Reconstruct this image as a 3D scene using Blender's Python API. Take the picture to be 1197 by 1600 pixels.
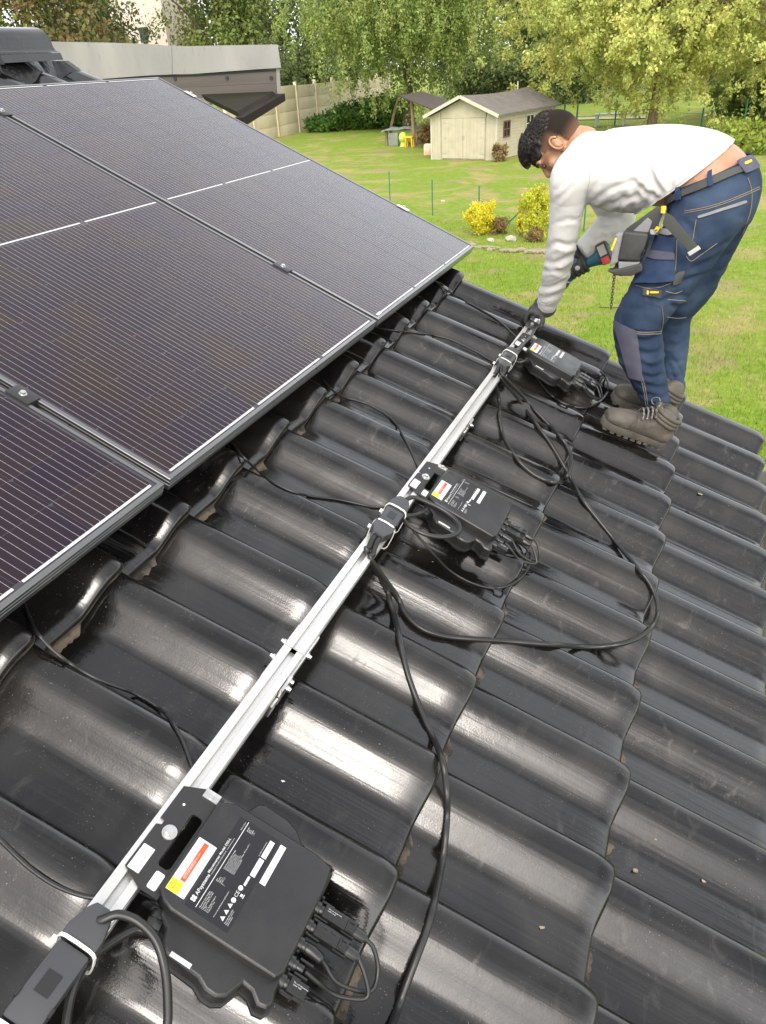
import bpy, bmesh, math, random
from mathutils import Vector, Matrix, noise
from mathutils.bvhtree import BVHTree

rnd = random.Random(11)
sc = bpy.context.scene
COL = sc.collection
for o in list(bpy.data.objects):
    bpy.data.objects.remove(o)

# ---------------------------------------------------------------- frames of reference
TH = math.radians(25.0)                     # pitch of the roof
OZ = 3.677                                  # height of the roof frame's origin above the lawn
CT, ST = math.cos(TH), math.sin(TH)


def RP(u, v, n):
    """roof frame (u along the eave, v down the slope, n off the surface) -> world"""
    return Vector((v * CT + n * ST, u, OZ - v * ST + n * CT))


def RV(u, v, n):
    return Vector((v * CT + n * ST, u, -v * ST + n * CT))


# ---------------------------------------------------------------- camera
CAM_RIGHT = RV(0.37597743, 0.86022019, 0.3444738)
CAM_DOWN = RV(-0.49639328, 0.50088477, -0.70901915)
CAM_FWD = RV(0.78245427, -0.09558072, -0.61532889)
CAM_POS = RP(-1.08211281, 0.56764931, 1.06221654)
FPX, IW, IH = 1154.667, 1197.0, 1600.0
cd = bpy.data.cameras.new('camera')
cam = bpy.data.objects.new('camera', cd)
COL.objects.link(cam)
m3 = Matrix((CAM_RIGHT, -CAM_DOWN, -CAM_FWD)).transposed()
cam.matrix_world = Matrix.Translation(CAM_POS) @ m3.to_4x4()
cd.sensor_fit = 'VERTICAL'
cd.sensor_height = 24.0
cd.lens = 24.0 * FPX / IH
cd.clip_start = 0.05
cd.clip_end = 2000.0
sc.camera = cam

# ---------------------------------------------------------------- sky and sun: bright thin overcast
SUN_EL, SUN_AZ = math.radians(48.0), math.radians(163.0)    # azimuth from +Y towards +X
world = bpy.data.worlds.new('World')
sc.world = world
world.use_nodes = True
wn, wl = world.node_tree.nodes, world.node_tree.links
wn.clear()
w_out = wn.new('ShaderNodeOutputWorld')
w_bg = wn.new('ShaderNodeBackground')
w_sky = wn.new('ShaderNodeTexSky')
w_sky.sky_type = 'NISHITA'
w_sky.sun_disc = False
w_sky.sun_elevation = SUN_EL
w_sky.sun_rotation = SUN_AZ
w_sky.air_density = 1.0
w_sky.dust_density = 7.0
w_hs = wn.new('ShaderNodeHueSaturation')
w_hs.inputs['Saturation'].default_value = 0.55
w_hs.inputs['Value'].default_value = 1.0
w_tc = wn.new('ShaderNodeTexCoord')
w_ns = wn.new('ShaderNodeTexNoise')
w_ns.inputs['Scale'].default_value = 1.7
w_ns.inputs['Detail'].default_value = 5.0
w_rp = wn.new('ShaderNodeMapRange')
w_rp.inputs['From Min'].default_value = 0.3
w_rp.inputs['From Max'].default_value = 0.72
w_rp.inputs['To Min'].default_value = 0.5
w_rp.inputs['To Max'].default_value = 1.6
w_mx = wn.new('ShaderNodeVectorMath')
w_mx.operation = 'SCALE'
w_cl = wn.new('ShaderNodeMix')
w_cl.data_type = 'RGBA'
w_cl.inputs['Factor'].default_value = 0.5
w_cl.inputs['B'].default_value = (6.75, 6.8, 6.85, 1)      # high even cloud
wl.new(w_tc.outputs['Generated'], w_ns.inputs['Vector'])
wl.new(w_ns.outputs['Fac'], w_rp.inputs['Value'])
wl.new(w_sky.outputs['Color'], w_hs.inputs['Color'])
wl.new(w_hs.outputs['Color'], w_cl.inputs['A'])
wl.new(w_cl.outputs['Result'], w_mx.inputs[0])
wl.new(w_rp.outputs['Result'], w_mx.inputs['Scale'])
# haze brightens the sky evenly all round towards the horizon
w_sep = wn.new('ShaderNodeSeparateXYZ')
w_inv = wn.new('ShaderNodeMath'); w_inv.operation = 'SUBTRACT'; w_inv.use_clamp = True; w_inv.inputs[0].default_value = 1.0
w_pow = wn.new('ShaderNodeMath'); w_pow.operation = 'POWER'; w_pow.inputs[1].default_value = 3.0
w_mad = wn.new('ShaderNodeMath'); w_mad.operation = 'MULTIPLY_ADD'; w_mad.inputs[1].default_value = 1.2; w_mad.inputs[2].default_value = 1.0
w_hz = wn.new('ShaderNodeVectorMath'); w_hz.operation = 'SCALE'
wl.new(w_tc.outputs['Generated'], w_sep.inputs[0]); wl.new(w_sep.outputs['Z'], w_inv.inputs[1])
wl.new(w_inv.outputs[0], w_pow.inputs[0]); wl.new(w_pow.outputs[0], w_mad.inputs[0])
wl.new(w_mx.outputs['Vector'], w_hz.inputs[0]); wl.new(w_mad.outputs[0], w_hz.inputs['Scale'])
wl.new(w_hz.outputs['Vector'], w_bg.inputs['Color'])
w_bg.inputs['Strength'].default_value = 0.15
wl.new(w_bg.outputs['Background'], w_out.inputs['Surface'])

sd = bpy.data.lights.new('sun', 'SUN')
sd.energy = 0.4
sd.angle = math.radians(16.0)
sd.color = (1.0, 0.95, 0.87)
sun = bpy.data.objects.new('sun', sd)
COL.objects.link(sun)
sdir = Vector((math.sin(SUN_AZ) * math.cos(SUN_EL), math.cos(SUN_AZ) * math.cos(SUN_EL), math.sin(SUN_EL)))
sun.rotation_euler = sdir.to_track_quat('Z', 'Y').to_euler()
sun.location = (0, 0, 30)

vs = sc.view_settings
vs.view_transform = 'Standard'
vs.look = 'None'
vs.gamma = 1.0
vs.use_curve_mapping = False
vs.exposure = 1.02
sc.cycles.max_bounces = 6
sc.cycles.transparent_max_bounces = 12


# ---------------------------------------------------------------- pixel rays of the calibrated camera -> points in the place
def ray(px, py):
    return (CAM_RIGHT * ((px - IW / 2) / FPX) + CAM_DOWN * ((py - IH / 2) / FPX) + CAM_FWD).normalized()


def ground_at(px, py, z=0.0):
    d = ray(px, py)
    t = (z - CAM_POS.z) / d.z
    return CAM_POS + d * t


def at_dist(px, py, depth):
    d = ray(px, py)
    return CAM_POS + d * (depth / d.dot(CAM_FWD))


def at_u(px, py, u):
    d = ray(px, py)
    return CAM_POS + d * ((u - CAM_POS.y) / d.y)


def on_roof(px, py, n):
    d = ray(px, py)
    nn = RV(0, 0, 1)
    t = (RP(0, 0, n) - CAM_POS).dot(nn) / d.dot(nn)
    P = CAM_POS + d * t
    q = P - Vector((0, 0, OZ))
    return q.y, q.dot(RV(0, 1, 0)), n


# ---------------------------------------------------------------- node material helper
def mat(name, col, rough=0.5, metal=0.0, col2=None, scale=6.0, detail=6.0, bump=0.0, bscale=None, coat=0.0,
        coatr=0.1, rvar=0.0, spec=0.5, lo=0.35, hi=0.7, transl=0.0, island=0.0, col3=None, aniso=None, sss=0.0, objrand=False):
    """Principled material: colour noise between col and col2, optional speckle col3, bump, roughness noise."""
    m = bpy.data.materials.new(name)
    m.use_nodes = True
    nt = m.node_tree
    N, L = nt.nodes, nt.links
    b = N['Principled BSDF']
    b.inputs['Base Color'].default_value = (*col, 1)
    b.inputs['Roughness'].default_value = rough
    b.inputs['Metallic'].default_value = metal
    b.inputs['Specular IOR Level'].default_value = spec
    b.inputs['Coat Weight'].default_value = coat
    b.inputs['Coat Roughness'].default_value = coatr
    tc = N.new('ShaderNodeTexCoord')
    vec = tc.outputs['Object']
    if objrand:
        oi = N.new('ShaderNodeObjectInfo')
        ml = N.new('ShaderNodeVectorMath'); ml.operation = 'SCALE'
        cb = N.new('ShaderNodeCombineXYZ')
        L.new(oi.outputs['Random'], cb.inputs[0]); L.new(oi.outputs['Random'], cb.inputs[1])
        L.new(cb.outputs[0], ml.inputs[0]); ml.inputs['Scale'].default_value = 37.0
        ad = N.new('ShaderNodeVectorMath'); ad.operation = 'ADD'
        L.new(vec, ad.inputs[0]); L.new(ml.outputs[0], ad.inputs[1])
        vec = ad.outputs[0]
    if aniso:
        mp = N.new('ShaderNodeMapping')
        mp.inputs['Scale'].default_value = aniso
        L.new(vec, mp.inputs['Vector'])
        vec = mp.outputs['Vector']

    def nz(s, d=detail):
        n = N.new('ShaderNodeTexNoise')
        n.inputs['Scale'].default_value = s
        n.inputs['Detail'].default_value = d
        L.new(vec, n.inputs['Vector'])
        return n.outputs['Fac']

    def rng(sock, a, c, x0, x1):
        r = N.new('ShaderNodeMapRange')
        r.inputs['From Min'].default_value = a
        r.inputs['From Max'].default_value = c
        r.inputs['To Min'].default_value = x0
        r.inputs['To Max'].default_value = x1
        L.new(sock, r.inputs['Value'])
        return r.outputs['Result']

    csock = None
    if col2 is not None:
        mx = N.new('ShaderNodeMix'); mx.data_type = 'RGBA'
        L.new(rng(nz(scale), lo, hi, 0, 1), mx.inputs['Factor'])
        mx.inputs['A'].default_value = (*col, 1)
        mx.inputs['B'].default_value = (*col2, 1)
        csock = mx.outputs['Result']
    if col3 is not None:
        mx = N.new('ShaderNodeMix'); mx.data_type = 'RGBA'
        L.new(rng(nz(scale * 9, 3), 0.62, 0.72, 0, 0.8), mx.inputs['Factor'])
        if csock: L.new(csock, mx.inputs['A'])
        else: mx.inputs['A'].default_value = (*col, 1)
        mx.inputs['B'].default_value = (*col3, 1)
        csock = mx.outputs['Result']
    if island > 0:
        g = N.new('ShaderNodeNewGeometry')
        hs = N.new('ShaderNodeHueSaturation')
        L.new(rng(g.outputs['Random Per Island'], 0, 1, 1 - island, 1 + island), hs.inputs['Value'])
        L.new(rng(g.outputs['Random Per Island'], 0, 1, 0.5 - island * 0.06, 0.5 + island * 0.05), hs.inputs['Hue'])
        if csock: L.new(csock, hs.inputs['Color'])
        else: hs.inputs['Color'].default_value = (*col, 1)
        csock = hs.outputs['Color']
    if csock:
        L.new(csock, b.inputs['Base Color'])
    if rvar > 0:
        L.new(rng(nz(scale * 1.7), 0.3, 0.7, max(0.02, rough - rvar), min(1, rough + rvar)), b.inputs['Roughness'])
    if bump > 0:
        bn = N.new('ShaderNodeBump')
        bn.inputs['Strength'].default_value = 1.0
        bn.inputs['Distance'].default_value = bump
        L.new(nz(bscale or scale * 8), bn.inputs['Height'])
        L.new(bn.outputs['Normal'], b.inputs['Normal'])
    if sss > 0:
        b.inputs['Subsurface Weight'].default_value = sss
        b.inputs['Subsurface Radius'].default_value = (0.012, 0.005, 0.003)
        b.inputs['Subsurface Scale'].default_value = 1.0
    if transl > 0:
        tr = N.new('ShaderNodeBsdfTranslucent')
        if csock: L.new(csock, tr.inputs['Color'])
        else: tr.inputs['Color'].default_value = (*col, 1)
        ms = N.new('ShaderNodeMixShader')
        ms.inputs[0].default_value = transl
        L.new(b.outputs[0], ms.inputs[1]); L.new(tr.outputs[0], ms.inputs[2])
        L.new(ms.outputs[0], N['Material Output'].inputs['Surface'])
    return m


# ---------------------------------------------------------------- mesh collector
class MB:
    def __init__(self):
        self.v, self.f, self.m = [], [], []

    def add(self, vs_, fs_, mi=0):
        k = len(self.v)
        self.v += [tuple(p) for p in vs_]
        for f in fs_:
            self.f.append(tuple(i + k for i in f)); self.m.append(mi)
        return self

    def box(self, x0, x1, y0, y1, z0, z1, mi=0, M=None):
        vs_ = [Vector(p) for p in ((x0, y0, z0), (x1, y0, z0), (x1, y1, z0), (x0, y1, z0),
                                   (x0, y0, z1), (x1, y0, z1), (x1, y1, z1), (x0, y1, z1))]
        if M is not None: vs_ = [M @ p for p in vs_]
        return self.add(vs_, ((0, 3, 2, 1), (4, 5, 6, 7), (0, 1, 5, 4), (1, 2, 6, 5), (2, 3, 7, 6), (3, 0, 4, 7)), mi)

    def bar(self, a, b, w, h, mi=0, up=(0, 0, 1)):
        a, b = Vector(a), Vector(b)
        d = (b - a); l = d.length; d.normalize()
        s = d.cross(Vector(up))
        if s.length < 1e-4: s = d.cross(Vector((1, 0, 0)))
        s.normalize(); t = s.cross(d)
        M = Matrix((d, s, t)).transposed().to_4x4(); M.translation = a
        return self.box(0, l, -w / 2, w / 2, -h / 2, h / 2, mi, M)

    def tube(self, path, r, seg=8, mi=0, cap=True, flat=1.0):
        P = [Vector(p) for p in path]
        n = len(P)
        R_ = r if isinstance(r, (list, tuple)) else [r] * n
        ref = None; vs_ = []
        for i in range(n):
            d = (P[min(i + 1, n - 1)] - P[max(i - 1, 0)])
            if d.length < 1e-9: d = Vector((0, 0, 1))
            d.normalize()
            if ref is None:
                ref = d.orthogonal().normalized()
                z = Vector((0, 0, 1)); s0 = z - d * z.dot(d)
                if s0.length > 0.2: ref = s0.normalized()
            else:
                ref = (ref - d * ref.dot(d))
                ref = ref.normalized() if ref.length > 1e-6 else d.orthogonal().normalized()
            s = d.cross(ref)
            for j in range(seg):
                a = 2 * math.pi * j / seg
                vs_.append(P[i] + (ref * math.cos(a) * flat + s * math.sin(a)) * R_[i])
        fs_ = []
        for i in range(n - 1):
            for j in range(seg):
                k = (j + 1) % seg
                fs_.append((i * seg + j, i * seg + k, (i + 1) * seg + k, (i + 1) * seg + j))
        if cap:
            fs_.append(tuple(range(seg - 1, -1, -1)))
            fs_.append(tuple((n - 1) * seg + j for j in range(seg)))
        return self.add(vs_, fs_, mi)

    def cyl(self, a, b, r0, r1=None, seg=12, mi=0):
        return self.tube([a, b], [r0, r0 if r1 is None else r1], seg, mi)

    def prism(self, poly, z0, z1, mi=0, M=None, inset=0.0):
        """poly: 2D outline (counter-clockwise); inset>0 shrinks the top a little (a chamfer below z1)"""
        n = len(poly)
        lv = [[(x, y, z0) for x, y in poly]]
        if inset > 0:
            lv.append([(x, y, z1 - inset) for x, y in poly])
            q = []
            for i in range(n):
                a, b, c = (Vector(poly[i - 1]), Vector(poly[i]), Vector(poly[(i + 1) % n]))
                d1 = (b - a).normalized(); d2 = (c - b).normalized()
                n1 = Vector((-d1.y, d1.x)); n2 = Vector((-d2.y, d2.x))
                k = n1 + n2
                k = k / max(0.35, k.dot(n1)) if k.length > 1e-6 else n1
                p = b + k * inset
                q.append((p.x, p.y, z1))
            lv.append(q)
        else:
            lv.append([(x, y, z1) for x, y in poly])
        vs_ = [Vector(p) for l in lv for p in l]
        if M is not None: vs_ = [M @ p for p in vs_]
        fs_ = [tuple(range(n - 1, -1, -1)), tuple((len(lv) - 1) * n + i for i in range(n))]
        for r in range(len(lv) - 1):
            for i in range(n):
                j = (i + 1) % n
                fs_.append((r * n + i, r * n + j, (r + 1) * n + j, (r + 1) * n + i))
        return self.add(vs_, fs_, mi)

    def ell(self, c, rx, ry, rz, seg=16, rings=10, mi=0, M=None):
        vs_, fs_ = [], []
        for i in range(rings + 1):
            t = math.pi * i / rings
            for j in range(seg):
                a = 2 * math.pi * j / seg
                p = Vector((rx * math.sin(t) * math.cos(a), ry * math.sin(t) * math.sin(a), rz * math.cos(t)))
                if M is not None: p = M @ p
                vs_.append(p + Vector(c))
        for i in range(rings):
            for j in range(seg):
                k = (j + 1) % seg
                fs_.append((i * seg + j, (i + 1) * seg + j, (i + 1) * seg + k, i * seg + k))
        return self.add(vs_, fs_, mi)

    def mesh(self, name, mats, bevel=0.0, sharp=38, smooth=True, weld=False):
        me = bpy.data.meshes.new(name)
        me.from_pydata(self.v, [], self.f)
        for m in (mats if isinstance(mats, (list, tuple)) else [mats]):
            me.materials.append(m)
        for p, k in zip(me.polygons, self.m): p.material_index = k
        bm = bmesh.new(); bm.from_mesh(me)
        if weld: bmesh.ops.remove_doubles(bm, verts=bm.verts, dist=1e-5)
        if bevel > 0:
            ed = [e for e in bm.edges if len(e.link_faces) == 2 and e.calc_face_angle(0) > 0.6]
            bmesh.ops.bevel(bm, geom=ed, offset=bevel, segments=2, profile=0.6, affect='EDGES', clamp_overlap=True)
        bm.to_mesh(me); bm.free()
        if smooth:
            me.polygons.foreach_set('use_smooth', [True] * len(me.polygons))
            me.set_sharp_from_angle(angle=math.radians(sharp))
        me.update()
        return me

    def build(self, name, mats, parent=None, bevel=0.0, sharp=38, smooth=True, weld=False, loc=None, rot=None):
        return link(name, self.mesh(name, mats, bevel, sharp, smooth, weld), parent, loc, rot)


def link(name, data, parent=None, loc=None, rot=None):
    o = bpy.data.objects.new(name, data)
    COL.objects.link(o)
    if parent is not None: o.parent = parent
    if loc is not None: o.location = loc
    if rot is not None: o.rotation_euler = rot
    return o


def tag(o, label=None, cat=None, group=None, kind=None):
    if label: o['label'] = label
    if cat: o['category'] = cat
    if group: o['group'] = group
    if kind: o['kind'] = kind
    return o


def thing(name, label, cat, loc=(0, 0, 0), rot=(0, 0, 0), group=None):
    o = link(name, None, None, loc, rot)
    o.empty_display_size = 0.1
    return tag(o, label, cat, group)


def roof_thing(name, label, cat, u, v, n, group=None, rz=0.0):
    """an Empty standing in the roof frame: local x = down the slope, y = along the eave, z = off the roof"""
    o = thing(name, label, cat, RP(u, v, n), (0, 0, 0), group)
    o.rotation_euler = (Matrix.Rotation(TH, 3, 'Y') @ Matrix.Rotation(rz, 3, 'Z')).to_euler()
    return o


def catmull(pts, per=8, closed=False):
    P = [Vector(p) for p in pts]
    out = []
    n = len(P)
    for i in range(n - 1):
        p0, p1, p2, p3 = P[max(i - 1, 0)], P[i], P[i + 1], P[min(i + 2, n - 1)]
        for k in range(per):
            t = k / per
            out.append(0.5 * ((2 * p1) + (p2 - p0) * t + (2 * p0 - 5 * p1 + 4 * p2 - p3) * t * t + (3 * p1 - p0 - 3 * p2 + p3) * t ** 3))
    out.append(P[-1])
    return out


def text_mesh(name, body, size, mats, parent, loc, rot, align='LEFT', bold=0.0, depth=0.0):
    cu = bpy.data.curves.new(name + '_curve', 'FONT')
    cu.body = body; cu.size = size; cu.align_x = align; cu.offset = bold; cu.extrude = depth
    cu.resolution_u = 2
    tmp = bpy.data.objects.new('tmp_text', cu)
    COL.objects.link(tmp)
    dg = bpy.context.evaluated_depsgraph_get()
    me = bpy.data.meshes.new_from_object(tmp.evaluated_get(dg))
    bpy.data.objects.remove(tmp)
    bpy.data.curves.remove(cu)
    me.materials.clear(); me.materials.append(mats)
    me.name = name
    return link(name, me, parent, loc, rot)

# ================================================================ the roof
W, LC = 0.23364, 0.36566           # tile pitch across, course length down the slope
U0, V0 = 0.0466, 0.0403            # where the tile noses fall
NP = -0.129                        # pan level at a tile's nose
HR, HSTEP = 0.053, 0.034           # height of the roll, lift of a course over the next
ULAP = U0 + 0.07 * W


def sstep(t):
    t = max(0.0, min(1.0, t)); return t * t * (3 - 2 * t)


def roll(s):
    """height of the tile's cross-section at s (0..1 across one tile)"""
    if s < 0.43: return 0.0015 * math.cos(s / 0.43 * math.pi * 0.5)
    if s < 0.80: return HR * 0.96 * sstep((s - 0.43) / 0.37) ** 0.9
    if s < 0.90: return HR * (0.96 + 0.04 * math.sin((s - 0.80) / 0.10 * math.pi / 2))
    t = min(1.0, (s - 0.90) / 0.13)
    return 0.009 + (HR - 0.009) * math.sqrt(max(0.0, 1 - t * t))


def roof_n(u, v):
    s = ((u - ULAP) / W) % 1.0
    x = ((v - V0) / LC) % 1.0 - 1.0
    return NP + max(roll(s), roll(s + 1.0) if s < 0.03 else 0.0) + HSTEP * x


def glaze():
    m = bpy.data.materials.new('black_glazed_tile')
    m.use_nodes = True
    N, L = m.node_tree.nodes, m.node_tree.links
    b = N['Principled BSDF']
    tc = N.new('ShaderNodeTexCoord'); oi = N.new('ShaderNodeObjectInfo')
    cb = N.new('ShaderNodeCombineXYZ')
    for i in range(3): L.new(oi.outputs['Random'], cb.inputs[i])
    sc_ = N.new('ShaderNodeVectorMath'); sc_.operation = 'SCALE'; sc_.inputs['Scale'].default_value = 53.0
    L.new(cb.outputs[0], sc_.inputs[0])
    ad = N.new('ShaderNodeVectorMath'); ad.operation = 'ADD'
    L.new(tc.outputs['Object'], ad.inputs[0]); L.new(sc_.outputs[0], ad.inputs[1])
    V = ad.outputs[0]

    def nz(scale, detail=5, dist=0.0, stretch=None):
        n = N.new('ShaderNodeTexNoise')
        n.inputs['Scale'].default_value = scale; n.inputs['Detail'].default_value = detail
        n.inputs['Distortion'].default_value = dist
        if stretch:
            mp = N.new('ShaderNodeMapping'); mp.inputs['Scale'].default_value = stretch
            L.new(V, mp.inputs['Vector']); L.new(mp.outputs[0], n.inputs['Vector'])
        else:
            L.new(V, n.inputs['Vector'])
        return n.outputs['Fac']

    def rng(s, a, c, x0, x1):
        r = N.new('ShaderNodeMapRange')
        r.inputs['From Min'].default_value = a; r.inputs['From Max'].default_value = c
        r.inputs['To Min'].default_value = x0; r.inputs['To Max'].default_value = x1
        L.new(s, r.inputs['Value']); return r.outputs['Result']

    def mul(a, c):
        k = N.new('ShaderNodeMath'); k.operation = 'MULTIPLY'; L.new(a, k.inputs[0])
        if isinstance(c, float): k.inputs[1].default_value = c
        else: L.new(c, k.inputs[1])
        return k.outputs[0]

    def mx(f, a):
        k = N.new('ShaderNodeMath'); k.operation = 'MAXIMUM'; L.new(f, k.inputs[0]); L.new(a, k.inputs[1])
        return k.outputs[0]

    film = rng(nz(5, 8, 0.7), 0.46, 0.74, 0.0, 0.45)                 # dusty film in cloudy patches
    scuff = mul(rng(nz(34, 8, 0.9, (1.0, 0.4, 1.0)), 0.55, 0.75, 0.0, 0.8), rng(nz(6, 3), 0.42, 0.58, 0.0, 1.0))
    speck = mul(rng(nz(340, 2), 0.69, 0.75, 0.0, 0.9), rng(nz(9, 3), 0.42, 0.62, 0.1, 1.0))
    dust = mx(film, scuff)
    dirt = N.new('ShaderNodeMix'); dirt.data_type = 'RGBA'
    dirt.inputs['A'].default_value = (0.0050, 0.0047, 0.0046, 1); dirt.inputs['B'].default_value = (0.036, 0.033, 0.029, 1)
    L.new(dust, dirt.inputs['Factor'])
    sp = N.new('ShaderNodeMix'); sp.data_type = 'RGBA'
    sp.inputs['B'].default_value = (0.19, 0.17, 0.145, 1)
    L.new(dirt.outputs['Result'], sp.inputs['A']); L.new(speck, sp.inputs['Factor'])
    L.new(sp.outputs['Result'], b.inputs['Base Color'])
    r1 = rng(dust, 0.0, 0.6, 0.085, 0.34)
    L.new(mx(r1, mul(speck, 0.8)), b.inputs['Roughness'])
    b.inputs['IOR'].default_value = 1.54
    bp = N.new('ShaderNodeBump'); bp.inputs['Distance'].default_value = 0.00011
    bp2 = N.new('ShaderNodeBump'); bp2.inputs['Distance'].default_value = 0.0002
    L.new(nz(320, 3), bp.inputs['Height'])
    L.new(nz(40, 4, 0.5), bp2.inputs['Height'])
    bp3 = N.new('ShaderNodeBump'); bp3.inputs['Distance'].default_value = 0.0007
    L.new(nz(1.0, 3, 0.0, (1.2, 75.0, 20.0)), bp3.inputs['Height'])      # extrusion lines along the tile
    L.new(bp3.outputs['Normal'], bp2.inputs['Normal'])
    L.new(bp2.outputs['Normal'], bp.inputs['Normal'])
    L.new(bp.outputs['Normal'], b.inputs['Normal'])
    return m


M_glaze = glaze()
M_clay = mat('raw_clay_edge', (0.105, 0.080, 0.052), 0.85, col2=(0.022, 0.019, 0.015), scale=30, col3=(0.18, 0.15, 0.085), bump=0.002, lo=0.42, hi=0.6, objrand=True)
M_deck = mat('roof_underlay', (0.015, 0.014, 0.013), 0.9, bump=0.001)
M_render = mat('house_render', (0.62, 0.58, 0.5), 0.9, col2=(0.55, 0.5, 0.42), scale=2, bump=0.003, bscale=120)


def tile_mesh(seed=0):
    mb = MB()
    ys = [-0.03, 0.0, 0.03, 0.06, 0.09, 0.12, 0.15, 0.18, 0.21, 0.24, 0.27, 0.30, 0.33, 0.36, 0.39, 0.42, 0.45, 0.48, 0.51, 0.55, 0.59, 0.63, 0.67, 0.71, 0.75, 0.79, 0.83, 0.87, 0.90,
          0.925, 0.95, 0.97, 0.985, 1.0, 1.012, 1.022, 1.03]
    r = 0.007
    xs = [-(LC + 0.065), -LC * 0.8, -LC * 0.6, -LC * 0.4, -LC * 0.2, -0.065, -0.05, -0.04, -0.03, -0.022, -0.015, -0.010]
    xs += [-r + r * math.sin(a * math.pi / 2 / 6) for a in range(0, 6)] + [-r + r * math.sin(math.pi / 2 * 0.94)]
    cols = []
    for s in ys:
        set_back = 0.0
        if s > 0.86:
            t = min(1.0, (s - 0.86) / 0.17)
            set_back = 0.03 * (1 - math.sqrt(max(0.0, 1 - t * t * 0.98)))
        col = []
        h = roll(max(0.0, s))
        for x in xs:
            d = 0.0
            if x > -r: d = r - math.sqrt(max(0.0, r * r - (x + r) ** 2))
            if x > -0.055: d += 0.011 * ((x + 0.055) / 0.055) ** 2.4
            k = max(0.0, 1 + x / 0.10)
            col.append((x - set_back * k, s * W, h + HSTEP * x / LC - d * 0.85))
        x, y, z = col[-1]
        col.append((x + 0.0006, y, z - 0.004))
        col.append((x - 0.0015, y, z - 0.019))
        base_z = h - HSTEP + 0.0012
        grow = max(0.0, min(1.0, s / 0.05, (0.44 - s) / 0.06)) * (0.015 + 0.010 * noise.noise(Vector((s * 14, seed * 7.3, 0))) + 0.005 * noise.noise(Vector((s * 60, seed * 3.1, 5))))
        col.append((x - 0.0015, y, base_z + 0.004) if s < 0.46 else (x - 0.02, y, z - 0.020))
        col.append((x + max(0.0, grow), y, base_z + 0.0010) if s < 0.46 else (x - 0.05, y, z - 0.020))
        cols.append(col)
    n = len(cols[0])
    vs_ = [p for c in cols for p in c]
    fs_, mi = [], []
    for i in range(len(cols) - 1):
        for j in range(n - 1):
            fs_.append((i * n + j, i * n + j + 1, (i + 1) * n + j + 1, (i + 1) * n + j))
            mi.append(1 if j >= n - 4 else 0)
    # the lip along the lap
    i = len(cols) - 1
    k = len(vs_)
    vs_ += [(x - (0.002 if j < n - 4 else 0), y - 0.002, z - 0.007) for j, (x, y, z) in enumerate(cols[i])]
    for j in range(n - 5):
        fs_.append((i * n + j, i * n + j + 1, k + j + 1, k + j)); mi.append(0)
    for f, m_ in zip(fs_, mi):
        mb.f.append(f); mb.m.append(m_)
    mb.v = vs_
    return mb.mesh('roof_tile', [M_glaze, M_clay], sharp=50)


house = thing('house', 'house in the foreground under a roof of black glazed interlocking tiles', 'house')
deck = MB()
V_EAVE, V_RIDGE = V0 + 4 * LC, -2.17
U_NEAR, U_FAR = -2.6, U0 + 9 * W + 0.075 * W
c = [RP(U_NEAR, V_RIDGE - 0.02, -0.19), RP(U_FAR - 0.04, V_RIDGE - 0.02, -0.19), RP(U_FAR - 0.04, V_EAVE - 0.06, -0.19), RP(U_NEAR, V_EAVE - 0.06, -0.19)]
deck.add(c + [p - Vector((0, 0, 0.14)) for p in c], ((0, 3, 2, 1), (4, 5, 6, 7), (0, 1, 5, 4), (1, 2, 6, 5), (2, 3, 7, 6), (3, 0, 4, 7)))
# far slope, falling away behind the ridge
a0, a1 = RP(U_NEAR, V_RIDGE, -0.13), RP(U_FAR, V_RIDGE, -0.13)
off = Vector((-3.4 * CT, 0, -3.4 * ST))
deck.add([a0, a1, a1 + off, a0 + off], ((0, 1, 2, 3),))
roof = deck.build('roof', M_deck, house, smooth=False)
tms = [tile_mesh(q) for q in range(4)]
rr = random.Random(3)
for k in range(-5, 5):
    for r in range(-9, 10):
        u, v = ULAP + (r - 1) * W, V0 + k * LC
        if u < U_NEAR + 0.3: continue
        o = link('roof_tile', tms[rr.randrange(4)], roof)
        o.location = RP(u + rr.uniform(-.0012, .0012), v + rr.uniform(-.0025, .0025), NP + rr.uniform(-.0006, .0012))
        o.rotation_euler = (Matrix.Rotation(TH + rr.uniform(-.0025, .0025), 3, 'Y') @ Matrix.Rotation(rr.uniform(-.003, .003), 3, 'Z')
                            @ Matrix.Rotation(rr.uniform(-.003, .003), 3, 'X')).to_euler()
# verge tile roll: the far edge of the roof is closed by a bent cloak along the last roll
vb = MB()
vb.add([RP(U_FAR - 0.012, V_RIDGE, -0.12), RP(U_FAR - 0.012, V_EAVE - 0.03, -0.12), RP(U_FAR - 0.012, V_EAVE - 0.03, -0.30), RP(U_FAR - 0.012, V_RIDGE, -0.30),
        RP(U_FAR - 0.03, V_RIDGE, -0.12), RP(U_FAR - 0.03, V_EAVE - 0.03, -0.12), RP(U_FAR - 0.03, V_EAVE - 0.03, -0.30), RP(U_FAR - 0.03, V_RIDGE, -0.30)],
       ((0, 1, 2, 3), (7, 6, 5, 4), (0, 4, 5, 1), (2, 6, 7, 3), (1, 5, 6, 2), (0, 3, 7, 4)))
vb.build('verge_board', mat('verge_board_paint', (0.03, 0.03, 0.032), 0.5, col2=(0.05, 0.05, 0.05), scale=12), house, smooth=False)

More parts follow.
